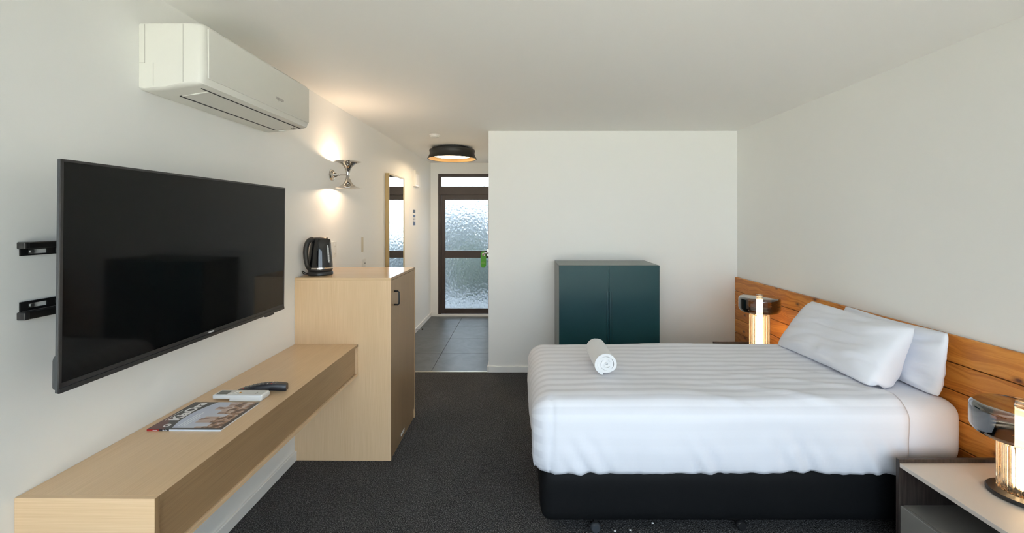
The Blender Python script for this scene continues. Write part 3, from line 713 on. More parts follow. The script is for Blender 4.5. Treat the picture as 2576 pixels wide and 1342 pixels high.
# ================================================================== BED
BX0, BX1, BY0, BY1 = 0.105, 2.128, 2.095, 3.055
bed = thing('bed_base', ((BX0 + BX1) / 2, (BY0 + BY1) / 2, 0), 'black fabric divan base on castors under the white bedding', 'bed base')
def rbox_grid(x0, x1, y0, y1, z0, z1, r, step, top=True, bottom=False, rb=None):
    """rounded box as dense grids merged into one skin; returns bmesh with float layer data kept by caller"""
    bm = bmesh.new()
    nx = max(2, int(round((x1 - x0) / step))); ny = max(2, int(round((y1 - y0) / step))); nz = max(2, int(round((z1 - z0) / step)))
    def lin(a, b, n): return [a + (b - a) * k / n for k in range(n + 1)]
    X, Y, Z = lin(x0, x1, nx), lin(y0, y1, ny), lin(z0, z1, nz)
    cache = {}
    def V(i, j, k):
        key = (i, j, k)
        if key not in cache: cache[key] = bm.verts.new((X[i], Y[j], Z[k]))
        return cache[key]
    for i in range(nx):
        for j in range(ny):
            if top: bm.faces.new((V(i, j, nz), V(i + 1, j, nz), V(i + 1, j + 1, nz), V(i, j + 1, nz)))
            if bottom: bm.faces.new((V(i, j, 0), V(i, j + 1, 0), V(i + 1, j + 1, 0), V(i + 1, j, 0)))
    for i in range(nx):
        for k in range(nz):
            bm.faces.new((V(i, 0, k), V(i + 1, 0, k), V(i + 1, 0, k + 1), V(i, 0, k + 1)))
            bm.faces.new((V(i, ny, k), V(i, ny, k + 1), V(i + 1, ny, k + 1), V(i + 1, ny, k)))
    for j in range(ny):
        for k in range(nz):
            bm.faces.new((V(0, j, k), V(0, j, k + 1), V(0, j + 1, k + 1), V(0, j + 1, k)))
            bm.faces.new((V(nx, j, k), V(nx, j + 1, k), V(nx, j + 1, k + 1), V(nx, j, k + 1)))
    for v in bm.verts:
        p = v.co; rb_ = r
        lo = z0 + (rb if rb is not None else (r if bottom else -9)); hi = z1 - r
        q = Vector((min(max(p.x, x0 + r), x1 - r), min(max(p.y, y0 + r), y1 - r), min(max(p.z, min(lo, hi)), hi)))
        d = p - q
        if d.length > 1e-9:
            v.co = q + d.normalized() * r
    return bm
bmb = rbox_grid(BX0, BX1, BY0, BY1, 0.056, 0.328, 0.055, 0.03, True, True)
link('upholstered_base', bmb, 'bed_base_fabric', bed, smooth=True)
for cxx, cyy in ((0.373, BY0 + 0.032), (1.09, BY0 + 0.05), (1.9, BY0 + 0.05), (0.385, BY1 - 0.08), (1.9, BY1 - 0.08)):
    c = link('castor', lathe([(0.0, -0.016), (0.018, -0.016), (0.024, -0.010), (0.026, 0.0), (0.024, 0.010), (0.018, 0.016), (0, 0.016)], 20, (cxx, cyy, 0.026), 'Y'), 'castor_grey' if cxx < 0.5 else 'black_plastic', bed, smooth=40)
    link('castor_stem', box(cxx - 0.008, cxx + 0.008, cyy - 0.008, cyy + 0.008, 0.045, 0.085), 'black_metal', c)

def fbm(x, y, z, o=3): return noise.fractal(Vector((x, y, z)), 1.0, 2.0, o, noise_basis='PERLIN_ORIGINAL')
# mattress with its tucked sheet
MTX0, MTX1, MTY0, MTY1, MTZ0, MTZ1 = 0.125, 2.145, 2.085, 3.065, 0.330, 0.650
bmm = rbox_grid(MTX0, MTX1, MTY0, MTY1, MTZ0, MTZ1, 0.085, 0.028, True, True)
for v in bmm.verts:
    p = v.co
    w = 0.005 * fbm(p.x * 4, p.y * 5, p.z * 4)
    if p.y < MTY0 + 0.09: v.co.y += -0.004 + w + 0.006 * math.sin(p.x * 34 + p.z * 9) * max(0, 0.52 - p.z) / 0.2
    if p.z > MTZ1 - 0.09: v.co.z += w
mt = tag(link('mattress', bmm, 'plain_linen', smooth=True), 'single mattress in a smooth white fitted sheet, bare at the headboard end', 'mattress')

# duvet
DV = dict(x0=0.062, x1=1.845, y0=2.055, y1=3.085, z0=0.318, z1=0.668)
bmd = rbox_grid(DV['x0'], DV['x1'] + 0.2, DV['y0'], DV['y1'], DV['z0'], DV['z1'], 0.105, 0.0155)
uvl = bmd.loops.layers.uv.new('UVMap')
kill = [v for v in bmd.verts if v.co.x > DV['x1'] + 0.001]
bmesh.ops.delete(bmd, geom=kill, context='VERTS')
for v in bmd.verts: v.normal_update()
bmd.normal_update()
disp = {}
for v in bmd.verts:
    p = v.co; n = v.normal
    top = max(0.0, min(1.0, (n.z - 0.2) / 0.6)); side = 1.0 - top
    # unrolled coordinate across the bed, for stripes and ripples
    d = 0.0
    wob = 0.02 * fbm(p.x * 1.7, p.y * 1.3, 1.0)
    # long ripples along the bed on the top
    d += top * 0.0022 * math.sin((p.y + wob) * 2 * PI / 0.072) * (0.55 + 0.6 * fbm(p.x * 1.2, p.y * 2, 7.7))
    # broad soft hills
    d += 0.010 * fbm(p.x * 2.1 + 3, p.y * 2.4, p.z * 2.4)
    # diagonal drag folds running from the pillows to the near side
    t = (p.x - 1.0) * 0.42 + (p.y - 2.05)
    amp = top * max(0.0, min(1.0, (p.x - 0.75) / 0.5)) * max(0.0, 1.0 - (p.y - 2.05) / 0.7)
    sn = math.sin(t * 2 * PI / 0.19 + 2.0 * fbm(p.x * 1.6, p.y * 1.6, 4.0, 2)); d += amp * 0.010 * (max(0.0, sn) ** 3 - 0.2)
    # hanging folds on the sides, growing towards the hem
    hem = max(0.0, min(1.0, (0.53 - p.z) / 0.2)) * side
    u = p.x if abs(n.y) > 0.5 else p.y
    d += hem * (0.007 * fbm(u * 7.0, p.z * 1.6, 2.5) + 0.006 * fbm(u * 17.0 + p.z * 5, p.z * 3.0, 5.5))
    # crumple near the foot corner and by the bedside table
    for xc, wd in ((0.87, 0.09), (1.35, 0.16), (1.72, 0.14), (0.32, 0.12)):
        k = math.exp(-((p.x - xc) / wd) ** 2) * hem * (1 if n.y < -0.4 else 0)
        d += k * 0.011 * math.sin(p.x * 62 + (p.z - 0.32) * 38 + xc * 9)
    # vertical seam fold near the foot corner
    if n.y < -0.3: d -= 0.014 * math.exp(-((p.x - 0.150 - 0.03 * (p.z - 0.4)) / 0.010) ** 2) * (1 - 0.3 * top)
    # thin out and tuck at the head end edge
    e = max(0.0, min(1.0, (DV['x1'] - p.x) / 0.05))
    d -= 0.012 * (1 - e) ** 2
    disp[v] = n * d
    # sides tuck in slightly above the base, bulge in the middle
for v, dv in disp.items():
    p = v.co
    side = v.normal.z < 0.5
    v.co = p + dv
    if side:
        f = max(0.0, min(1.0, (0.44 - p.z) / 0.13))
        pull = 0.020 * f * f
        v.co.x += pull * (1 if p.x < 1.0 and v.normal.x < -0.3 else 0)
        v.co.y += pull * (1 if v.normal.y < -0.3 else (-1 if v.normal.y > 0.3 else 0))
    if p.z < DV['z0'] + 0.004:      # uneven hem
        v.co.z += 0.007 * fbm(p.x * 5, p.y * 5, 9.0) + 0.004 * fbm(p.x * 21, p.y * 21, 3.0)
for f in bmd.faces:
    for l in f.loops:
        p = l.vert.co
        yy = p.y
        rr = 0.105; ze = DV['z1'] - rr
        if p.y < DV['y0'] + rr:                   # unroll over the near edge
            dz = p.z - ze; dy_ = DV['y0'] + rr - p.y
            yy = DV['y0'] + rr - (rr * math.atan2(dy_, dz) if dz > 0 else rr * PI / 2 - dz)
        l[uvl].uv = (max(0.0, min(1.0, (l.vert.normal.z - 0.1) / 0.7)) if l.vert.normal.x > -0.5 else 0.8, yy)
dv = link('duvet', bmd, 'striped_linen', smooth=True)
tag(dv, 'white duvet with satin stripes covering the bed down to the black base', 'duvet')
so = dv.modifiers.new('thickness', 'SOLIDIFY'); so.thickness = 0.012; so.offset = -1

# pillows
def pillow(name, c, ux, uy, hw, hh, th, tb, seed, front, label):
    ux = Vector(ux).normalized(); uy = Vector(uy); uy = (uy - ux * uy.dot(ux)).normalized(); uz = ux.cross(uy)
    n, m = 54, 40
    bm = bmesh.new(); grid = {}
    def prof(u, v):
        a = max(0.0, 1 - abs(u) ** 4.5); b = max(0.0, 1 - abs(v) ** 2.6)
        return a ** 0.5 * b ** 0.55
    for s in (1, -1):
        for i in range(n + 1):
            for j in range(m + 1):
                u = -1 + 2 * i / n; v = -1 + 2 * j / m
                edge = i in (0, n) or j in (0, m)
                if s == -1 and edge: grid[(s, i, j)] = grid[(1, i, j)]; continue
                # edges bow in between the corners
                cr = 1 - 0.05 * (abs(u) * abs(v)) ** 5
                x = u * hw * cr * (1 - 0.02 * (1 - v * v) * abs(u)); y = v * hh * cr * (1 - 0.09 * (1 - u * u) * abs(v))
                h = prof(u, v) * (th if s == 1 else tb * (1 - 0.55 * v))
                wr = 0.014 * fbm(u * 1.1 + seed, v * 1.6, 0.5 * s, 1) + 0.010 * fbm(u * 1.3 + v * 1.0 + seed, v * 4.2 - u * 1.2, 2.0 * s, 2)
                # soft ridged tension folds from the far top corner down to the near end
                fd_ = (u + 1) * 0.35 + (1 - v) * 1.0 + 0.35 * fbm(u * 1.5, v * 1.5, seed, 1)
                wr -= 0.010 * max(0.0, 1 - abs(((fd_ * 2.1 + seed) % 1.0) - 0.5) * 5) * (0.3 + 0.7 * max(0.0, min(1.0, 0.5 + fbm(u * 1.8, v * 1.8, seed * 2, 2))))
                end_ = max(0.0, (u - 0.25) / 0.75)
                wr += 0.011 * end_ * fbm(u * 2.2 + v * 1.4 + seed, v * 2.6 - u * 4.0, 3.0 * s, 2)
                # radial pull wrinkles towards the corners
                q = max(abs(u), abs(v))
                wr += 0.004 * math.sin(9 * math.atan2(v, u) + seed) * q * (1 - q ** 6)
                h = s * (h + wr * (1 - q ** 8))
                p = Vector(c) + ux * x + uy * y + uz * h
                # sag onto the bed and slump forward a little
                p.z = max(p.z, (0.676 if p.x < 1.86 else 0.658) + 0.003 * fbm(p.x * 9, p.y * 9, 1))
                p.x = min(p.x, HBX - 0.004)
                face = 2.030 + 0.163 * (p.z - 0.806)          # where the two pillows press together
                p.x = min(p.x, face - 0.002) if front else max(p.x, face + 0.002)
                grid[(s, i, j)] = bm.verts.new(p)
    for s in (1, -1):
        for i in range(n):
            for j in range(m):
                q = (grid[(s, i, j)], grid[(s, i + 1, j)], grid[(s, i + 1, j + 1)], grid[(s, i, j + 1)])
                try: bm.faces.new(q if s == 1 else q[::-1])
                except ValueError: pass
    bmesh.ops.recalc_face_normals(bm, faces=bm.faces)
    o = link(name, bm, 'plain_linen', smooth=True)
    return tag(o, label, 'pillow')
pillow('pillow', (2.075, 2.475, 0.806), (0.0, -1, 0.0), (0.16, 0, 0.98), 0.350, 0.168, 0.045, 0.05, 3.3, False, 'white pillow at the back, standing against the timber headboard')
pillow('pillow', (1.890, 2.600, 0.812), (0.05, -1, 0.0), (0.62, -0.06, 0.78), 0.385, 0.205, 0.075, 0.16, 8.1, True, 'plump white pillow in front, leaning on the other pillow')

# rolled towel
def towel():
    xc, zc, R = 0.476, 0.735, 0.064; y0, y1 = 2.375, 2.685
    turns = 3.7; n = 150; th = 0.0148
    path = []
    for k in range(n + 1):
        t = k / n; a = t * turns * 2 * PI; r = 0.006 + (R - 0.006) * t
        path.append((r * math.cos(a), r * math.sin(a)))
    bm = bmesh.new(); ny = 26; rows = []
    for k, (a, b) in enumerate(path):
        ang = math.atan2(b, a); r = math.hypot(a, b); row = []
        for side in (0.0, -th):
            rr = max(0.002, r + side); line = []
            for j in range(ny + 1):
                s = j / ny
                e = 0.004 * fbm(k * 0.11, s * 3, 2.0) + 0.003 * math.sin(k * 0.4)
                y = y0 + (y1 - y0) * s + (e if j == 0 else 0) - (e if j == ny else 0)
                rw = rr + 0.0022 * fbm(math.cos(ang) * 2, s * 9, k * 0.02)
                sag = 1.0 - 0.05 * (1 if math.sin(ang) < 0 else 0) * abs(math.sin(ang))
                line.append(bm.verts.new((xc + 1.03 * rw * math.cos(ang), y, zc + rw * math.sin(ang) * sag)))
            row.append(line)
        rows.append(row)
    for k in range(n):
        for side in (0, 1):
            for j in range(ny):
                q = (rows[k][side][j], rows[k + 1][side][j], rows[k + 1][side][j + 1], rows[k][side][j + 1])
                bm.faces.new(q if side == 0 else q[::-1])
        for j in (0, ny):
            q = (rows[k][0][j], rows[k][1][j], rows[k + 1][1][j], rows[k + 1][0][j]); bm.faces.new(q if j == 0 else q[::-1])
    for k in (0, n):
        for j in range(ny):
            q = (rows[k][0][j], rows[k][0][j + 1], rows[k][1][j + 1], rows[k][1][j]); bm.faces.new(q)
    return bm
tag(link('rolled_towel', towel(), 'towel_terry', smooth=60), 'rolled white terry towel lying across the foot of the bed', 'towel')

# scraps of lint under the bed
for k, (x, y, s) in enumerate(((0.47, 2.135, 0.006), (0.545, 2.14, 0.0045), (0.67, 2.19, 0.005))):
    bm = prism([(x - s, y - s * 0.6), (x + s * 0.8, y - s), (x + s * 1.2, y + s * 0.5), (x, y + s), (x - s * 0.9, y + s * 0.4)], 0.0005, 0.003, 'Z')
    tag(link('paper_scrap', bm, 'paper'), ('leftmost tiny white paper scrap on the carpet beside the front castor', 'middle tiny white paper scrap on the carpet under the bed',
        'rightmost tiny white paper scrap, deepest under the bed')[k], 'scrap', 'scraps under the bed')

# ================================================================== BEDSIDE TABLES AND LAMPS
def bedside(ynear, yfar, label):
    x0, x1, zt = 1.700, HBX - 0.003, 0.433
    t = thing('bedside_table', ((x0 + x1) / 2, (ynear + yfar) / 2, 0), label, 'bedside table', 'bedside tables')
    for a in (yfar - 0.017, ynear):
        link('side_panel', box(x0, x1, a, a + 0.017, 0.0, 0.449, bev=0.001, seg=1), 'dark_wood', t)
    link('back_panel', box(x1 - 0.017, x1, ynear + 0.017, yfar - 0.017, 0.0, 0.449, bev=0.001, seg=1), 'dark_wood', t)
    link('table_top', box(x0 + 0.002, x1 - 0.017, ynear + 0.0175, yfar - 0.0175, zt - 0.018, zt, bev=0.001, seg=1), 'greige_lacquer', t)
    link('shelf_board', box(x0 + 0.022, x1 - 0.017, ynear + 0.0175, yfar - 0.0175, 0.225, 0.245), 'grey_lacquer', t)
    link('drawer', box(x0 + 0.003, x0 + 0.020, ynear + 0.0195, yfar - 0.0195, 0.045, 0.246, bev=0.0015, seg=1), 'grey_lacquer', t)
    link('bottom_board', box(x0 + 0.022, x1 - 0.017, ynear + 0.0175, yfar - 0.0175, 0.03, 0.045), 'dark_wood', t)
    return t
bedside(1.385, 1.972, 'dark-framed bedside table with pale top, nearest the viewer')
bedside(3.245, 3.832, 'dark-framed bedside table mostly hidden beyond the bed')

def lamp(cx, cy, gz, label):
    z0 = 0.433
    t = thing('table_lamp', (cx, cy, z0), label, 'table lamp', 'bedside lamps')
    link('base_disc', lathe([(0.0, z0 + 0.0005), (0.098, z0 + 0.0005), (0.105, z0 + 0.004), (0.105, z0 + 0.014), (0.101, z0 + 0.018), (0.0, z0 + 0.018)], 56, (cx, cy, 0)), 'black_matt', t, smooth=30)
    # fluted glass body: a ring of glass rods with domed tops, cast as one piece
    bm = bmesh.new(); seg = 192; ribs = 20; rings = []
    zb, ztp = z0 + 0.019, z0 + gz
    prof = [(0.0, zb), (0.7, zb), (1.0, zb + 0.004)] + [(1.0, zb + 0.004 + (ztp - 0.016 - zb) * k / 8) for k in range(1, 9)] + [(0.97, ztp - 0.006), (0.90, ztp - 0.001), (0.82, ztp), (0.74, ztp - 0.001), (0.68, ztp - 0.006), (0.66, ztp - 0.014)] + [(0.66, ztp - 0.02 - (ztp - 0.03 - zb) * k / 6) for k in range(0, 7)] + [(0.0, zb + 0.009)]
    for r, h in prof:
        ring = []
        for k in range(seg):
            a = 2 * PI * k / seg
            rr = 0.071 * r
            if r > 0.6:
                lob = abs(math.sin(a * ribs / 2)); s = 1 if r > 0.82 else -1
                rr += 0.0085 * s * (lob - 0.6)
            ring.append(bm.verts.new((cx + max(rr, 1e-4) * math.cos(a), cy + max(rr, 1e-4) * math.sin(a), h)))
        rings.append(ring)
    for a, b in zip(rings, rings[1:]):
        for k in range(seg): bm.faces.new((a[k], a[(k + 1) % seg], b[(k + 1) % seg], b[k]))
    link('ribbed_glass_body', bm, 'ribbed_glass', t, smooth=True)
    zs0 = ztp + 0.018          # underside of the shade
    zs1 = zs0 + 0.124
    link('light_tube', lathe([(0.0, zb + 0.012), (0.0215, zb + 0.012), (0.0235, zb + 0.016), (0.0235, ztp + 0.004), (0.0, ztp + 0.004)], 28, (cx, cy, 0)), 'lamp_core', t, smooth=40)
    link('upper_tube', lathe([(0.0, ztp + 0.0045), (0.0235, ztp + 0.0045), (0.0235, zs1 - 0.004), (0.0, zs1 - 0.004)], 28, (cx, cy, 0)), 'lamp_core_upper', t, smooth=40)
    prof = [(0.030, zs0), (0.116, zs0)]
    rc = 0.036
    for k in range(1, 8): a = k / 8 * PI / 2; prof.append((0.117 + rc * math.sin(a), zs0 + rc - rc * math.cos(a)))
    prof += [(0.153, zs0 + rc), (0.153, zs1 - 0.022)]
    for k in range(1, 6): a = k / 6 * PI / 2; prof.append((0.153 - 0.022 + 0.022 * math.cos(a), zs1 - 0.022 + 0.022 * math.sin(a)))
    prof += [(0.131, zs1), (0.026, zs1)]
    bm = bmesh.new(); bm_lathe(bm, [(r, h) for r, h in prof], 72, (cx, cy, 0), close=False)
    for f in [f for f in bm.faces if len(f.verts) > 4]: bm.faces.remove(f)
    link('smoked_shade', bm, 'smoked_glass', t, smooth=50)
    link('finial', lathe([(0.0, zs1 - 0.003), (0.024, zs1 - 0.003), (0.026, zs1 + 0.003), (0.024, zs1 + 0.009), (0.024, zs1 + 0.016), (0.020, zs1 + 0.019), (0.0, zs1 + 0.019)], 28, (cx, cy, 0)), 'ribbed_glass', t, smooth=40)
    return t
lamp(1.980, 1.715, 0.212, 'glowing ribbed-glass lamp with smoked shade on the nearest bedside table, cut by the frame')
lamp(1.955, 3.552, 0.318, 'glowing tall ribbed-glass lamp with smoked shade in the corner beyond the pillows')

# ================================================================== KETTLE
KX, KY, KZ = -1.322, 2.905, CZ
kt = thing('electric_kettle', (KX, KY, KZ), 'glossy black cordless electric kettle on the pale oak cupboard', 'kettle', left=True)
link('power_base', lathe([(0.0, KZ + 0.0005), (0.074, KZ + 0.0005), (0.079, KZ + 0.005), (0.079, KZ + 0.018), (0.074, KZ + 0.026), (0.0, KZ + 0.027)], 48, (KX, KY, 0)), 'black_plastic', kt, smooth=40)
bm = lathe([(0.0, KZ + 0.028), (0.073, KZ + 0.028), (0.0765, KZ + 0.034), (0.0765, KZ + 0.044)], 48, (KX, KY, 0))
link('lower_collar', bm, 'black_plastic', kt, smooth=40)
link('chrome_band', lathe([(0.0, KZ + 0.0442), (0.0775, KZ + 0.0442), (0.0778, KZ + 0.054), (0.0, KZ + 0.054)], 48, (KX, KY, 0)), 'chrome', kt, smooth=40)
kb = bmesh.new()
bm_lathe(kb, [(0.0, KZ + 0.0545), (0.0762, KZ + 0.0545), (0.0755, KZ + 0.075), (0.0725, KZ + 0.12), (0.067, KZ + 0.17), (0.060, KZ + 0.21), (0.055, KZ + 0.232), (0.05, KZ + 0.238), (0.0, KZ + 0.239)], 48, (KX, KY, 0))
for v in kb.verts:                     # pouring lip towards +X
    dx, dy = v.co.x - KX, v.co.y - KY; a = math.atan2(dy, dx); r = math.hypot(dx, dy)
    if v.co.z > KZ + 0.16 and r > 0.02:
        k = math.exp(-(a / 0.35) ** 2) * min(1.0, (v.co.z - KZ - 0.16) / 0.07)
        v.co.x += 0.012 * k
link('body', kb, 'gloss_black', kt, smooth=40)
lid = link('lid', lathe([(0.0, KZ + 0.2392), (0.046, KZ + 0.2392), (0.047, KZ + 0.244), (0.040, KZ + 0.249), (0.0, KZ + 0.252)], 36, (KX, KY, 0)), 'black_plastic', kt, smooth=40)
# handle towards the wall and the viewer
hd = Vector((-0.55, -0.84, 0)).normalized()
def hp(r, z): return (KX + hd.x * r, KY + hd.y * r, KZ + z)
link('handle', tube([hp(0.040, 0.234), hp(0.060, 0.238), hp(0.078, 0.231), hp(0.091, 0.214), hp(0.099, 0.188), hp(0.102, 0.155), hp(0.1005, 0.122), hp(0.096, 0.092), hp(0.089, 0.066), hp(0.078, 0.046)],
     [0.015, 0.0165, 0.0165, 0.016, 0.016, 0.0155, 0.015, 0.015, 0.0145, 0.013], 14, 0.95), 'black_matt', kt, smooth=True)

# water gauge on the right of the body
gd = Vector((0.93, -0.37, 0)).normalized(); gs = Vector((-gd.y, gd.x, 0))
bm = bmesh.new(); rows = []
for k in range(13):
    z = 0.085 + 0.115 * k / 12
    rr = 0.0755 + (0.060 - 0.0755) * max(0, (z - 0.075)) / 0.135 * 0.93 + 0.0035
    w = 0.010 * math.sqrt(max(0.05, 1 - ((k - 6) / 6.2) ** 4))
    rows.append([bm.verts.new(Vector((KX, KY, KZ + z)) + gd * (rr + (0.0015 if abs(q) < 0.5 else -0.004)) + gs * w * q) for q in (-1, -0.4, 0.4, 1)])
for a, b in zip(rows, rows[1:]):
    for q in range(3): bm.faces.new((a[q], a[q + 1], b[q + 1], b[q]))
wg = link('water_gauge', bm, 'gauge', kt, smooth=True)
for k in range(6):
    z = 0.098 + 0.016 * k
    rr = 0.0755 + (0.060 - 0.0755) * max(0, (z - 0.075)) / 0.135 * 0.93 + 0.0052
    c = Vector((KX, KY, KZ + z)) + gd * rr
    b2 = bmesh.new(); bmesh.ops.create_cube(b2, size=1.0, matrix=frame_matrix(c, gd, gs, (0, 0, 1)) @ Matrix.Diagonal((0.001, 0.006, 0.002, 1)))
    link('level_mark', b2, 'white_print', wg)
link('power_cord', tube([(KX - 0.05, KY - 0.055, KZ + 0.012), (KX - 0.066, KY - 0.072, KZ + 0.022), (KX - 0.080, KY - 0.078, KZ + 0.034), (KX - 0.089, KY - 0.066, KZ + 0.030), (KX - 0.091, KY - 0.045, KZ + 0.012), (KX - 0.088, KY - 0.01, KZ + 0.005), (KX - 0.085, KY + 0.05, KZ + 0.005), (KX - 0.08, KY + 0.14, KZ + 0.005),
                         (KX - 0.085, KY + 0.28, KZ + 0.02), (KX - 0.088, KY + 0.34, KZ + 0.09)], 0.0032, 8), 'black_plastic', kt, smooth=True)

# ================================================================== THINGS ON THE DESK
# magazine: cover lies with its top edge to the wall; title reads away from the viewer
GXa, GXb, GYa, GYb = -1.377, -1.100, 1.628, 1.868
mg = thing('magazine', ((GXa + GXb) / 2, (GYa + GYb) / 2, SZ), 'glossy travel magazine with dark and blue cover lying on the desk', 'magazine', left=True)
def cover_mat():
    m, nt, b = new_mat('magazine_cover'); b.inputs['Roughness'].default_value = 0.28
    tc = N(nt, 'ShaderNodeTexCoord'); sp = N(nt, 'ShaderNodeSeparateXYZ'); nt.links.new(tc.outputs['Object'], sp.inputs[0])
    # v: 0 at the bottom edge (right), 1 at the top edge (left);  u: 0 near, 1 far
    def mr_(src, a, b_): 
        q = N(nt, 'ShaderNodeMapRange'); q.inputs[1].default_value = a; q.inputs[2].default_value = b_; nt.links.new(src, q.inputs[0]); return q.outputs[0]
    v = mr_(sp.outputs['X'], (GXb - GXa) / 2, -(GXb - GXa) / 2); u = mr_(sp.outputs['Y'], -(GYb - GYa) / 2, (GYb - GYa) / 2)
    def math_(op, a, b_):
        q = N(nt, 'ShaderNodeMath', operation=op)
        for i, s in enumerate((a, b_)):
            if isinstance(s, (int, float)): q.inputs[i].default_value = s
            else: nt.links.new(s, q.inputs[i])
        return q.outputs[0]
    def mixc(f, a, b_):
        q = N(nt, 'ShaderNodeMix', data_type='RGBA'); nt.links.new(f, q.inputs[0])
        for i, s in ((6, a), (7, b_)):
            if isinstance(s, tuple): q.inputs[i].default_value = (*s, 1)
            else: nt.links.new(s, q.inputs[i])
        return q.outputs[2]
    cmb = N(nt, 'ShaderNodeCombineXYZ'); nt.links.new(u, cmb.inputs[0]); nt.links.new(v, cmb.inputs[1])
    bmp = N(nt, 'ShaderNodeMapping'); bmp.inputs['Scale'].default_value = (1.7, 0.8, 1); nt.links.new(cmb.outputs[0], bmp.inputs['Vector'])
    br = N(nt, 'ShaderNodeTexVoronoi', i_Scale=8.0, distance='CHEBYCHEV', voronoi_dimensions='2D'); nt.links.new(bmp.outputs[0], br.inputs['Vector'])
    sb_ = N(nt, 'ShaderNodeSeparateColor'); nt.links.new(br.outputs['Color'], sb_.inputs[0])
    brr = ramp(nt, [(0.0, (0.20, 0.11, 0.08)), (0.3, (0.42, 0.29, 0.24)), (0.6, (0.55, 0.44, 0.41)), (1.0, (0.40, 0.33, 0.34))]); nt.links.new(sb_.outputs[1], brr.inputs['Fac'])
    nz = N(nt, 'ShaderNodeTexNoise', i_Scale=11.0, i_Detail=5.0); nt.links.new(cmb.outputs[0], nz.inputs['Vector'])
    tr = ramp(nt, [(0.44, (0.10, 0.045, 0.02)), (0.52, (0.36, 0.20, 0.11)), (0.62, (0.55, 0.46, 0.42))]); nt.links.new(nz.outputs['Fac'], tr.inputs['Fac'])
    # skyline: steps of different height
    n1 = N(nt, 'ShaderNodeTexVoronoi', i_Scale=9.0, voronoi_dimensions='1D'); nt.links.new(u, n1.inputs['W'])
    s1 = N(nt, 'ShaderNodeSeparateColor'); nt.links.new(n1.outputs['Color'], s1.inputs[0])
    top = math_('ADD', math_('MULTIPLY', s1.outputs[0], 0.34), 0.20)
    city = math_('LESS_THAN', v, top)
    sky = mixc(v, (0.62, 0.63, 0.68), (0.40, 0.48, 0.66))
    low = math_('LESS_THAN', v, 0.30)
    town = mixc(low, brr.outputs['Color'], tr.outputs['Color'])
    pic = mixc(city, sky, town)
    # dark band with a curved edge along the top; reddish near corner
    du = math_('SUBTRACT', u, 0.45); edge = math_('ADD', math_('MULTIPLY', math_('MULTIPLY', du, du), -0.42), 0.76)
    band = math_('GREATER_THAN', v, edge)
    redf = math_('LESS_THAN', math_('ADD', u, math_('MULTIPLY', math_('SUBTRACT', 1.0, v), 2.4)), 0.55)
    bandc = mixc(redf, (0.022, 0.022, 0.021), (0.085, 0.022, 0.018))
    c = mixc(band, pic, bandc)
    rim = math_('LESS_THAN', u, 0.045); c = mixc(math_('MULTIPLY', rim, math_('LESS_THAN', v, 0.75)), c, (0.03, 0.03, 0.03))
    rim2 = math_('LESS_THAN', v, 0.05); c = mixc(rim2, c, (0.05, 0.035, 0.03))
    nt.links.new(c, b.inputs['Base Color'])
cover_mat()
link('pages', box(GXa + 0.002, GXb - 0.002, GYa + 0.002, GYb - 0.002, SZ + 0.0004, SZ + 0.0068), 'paper', mg)
cv = link('cover', box(GXa, GXb, GYa, GYb, SZ + 0.0068, SZ + 0.0078), 'magazine_cover', mg)
sp = link('spine', box(GXa, GXb, GYa - 0.0006, GYa + 0.002, SZ + 0.0003, SZ + 0.0068), 'blue_white_print', mg)
link('spine_red', box(GXa - 0.0002, GXa + 0.046, GYa - 0.001, GYa, SZ + 0.0004, SZ + 0.0068), 'red_print', sp)
link('spine_dark', box(GXa + 0.046, GXa + 0.083, GYa - 0.001, GYa, SZ + 0.0004, SZ + 0.0068), 'black_print', sp)
zt = SZ + 0.0081
link('spine_title', text_bm('Kia Ora', 0.0055, frame_matrix((GXa + 0.068, GYa - 0.0012, SZ + 0.0036), (1, 0, 0), (0, 0, 1), (0, -1, 0)), 0.0001, 0.0003), 'white_print', sp)
link('spine_line', box(GXa + 0.022, GXa + 0.040, GYa - 0.0013, GYa - 0.001, SZ + 0.0028, SZ + 0.0046), 'white_print', sp)
link('title', text_bm('KiaOra', 0.0545, frame_matrix((GXa + 0.043, (GYa + GYb) / 2 + 0.030, zt), (0, 1, 0), (-1, 0, 0), (0, 0, 1)), 0.0001, 0.0022), 'white_print', cv)
def flat_spiral(cx, cy, r, w):
    bm = bmesh.new(); n = 40; A = []; B = []
    for k in range(n + 1):
        a = -0.4 + 1.55 * 2 * PI * k / n; rr = r * (0.45 + 0.55 * k / n); ww = w * (0.5 + 0.5 * math.sin(PI * k / n))
        A.append(bm.verts.new((cx + (rr + ww) * math.cos(a), cy + (rr + ww) * math.sin(a), zt))); B.append(bm.verts.new((cx + (rr - ww) * math.cos(a), cy + (rr - ww) * math.sin(a), zt)))
    for k in range(n): bm.faces.new((A[k], A[k + 1], B[k + 1], B[k]))
    return bm
link('emblem', flat_spiral(GXa + 0.052, GYa + 0.028, 0.013, 0.0026), 'white_print', cv, recalc=False)
link('strap_line', box(GXa + 0.0095, GXa + 0.0115, GYa + 0.07, GYa + 0.16, zt - 0.0003, zt), 'white_print', cv)
for k, (dx, ln) in enumerate(((0.098, 0.105), (0.110, 0.115), (0.121, 0.085))):
    link('cover_line', box(GXa + dx - 0.003, GXa + dx + 0.003, GYa + 0.025, GYa + 0.025 + ln, zt - 0.0003, zt), 'blue_white_print', cv)

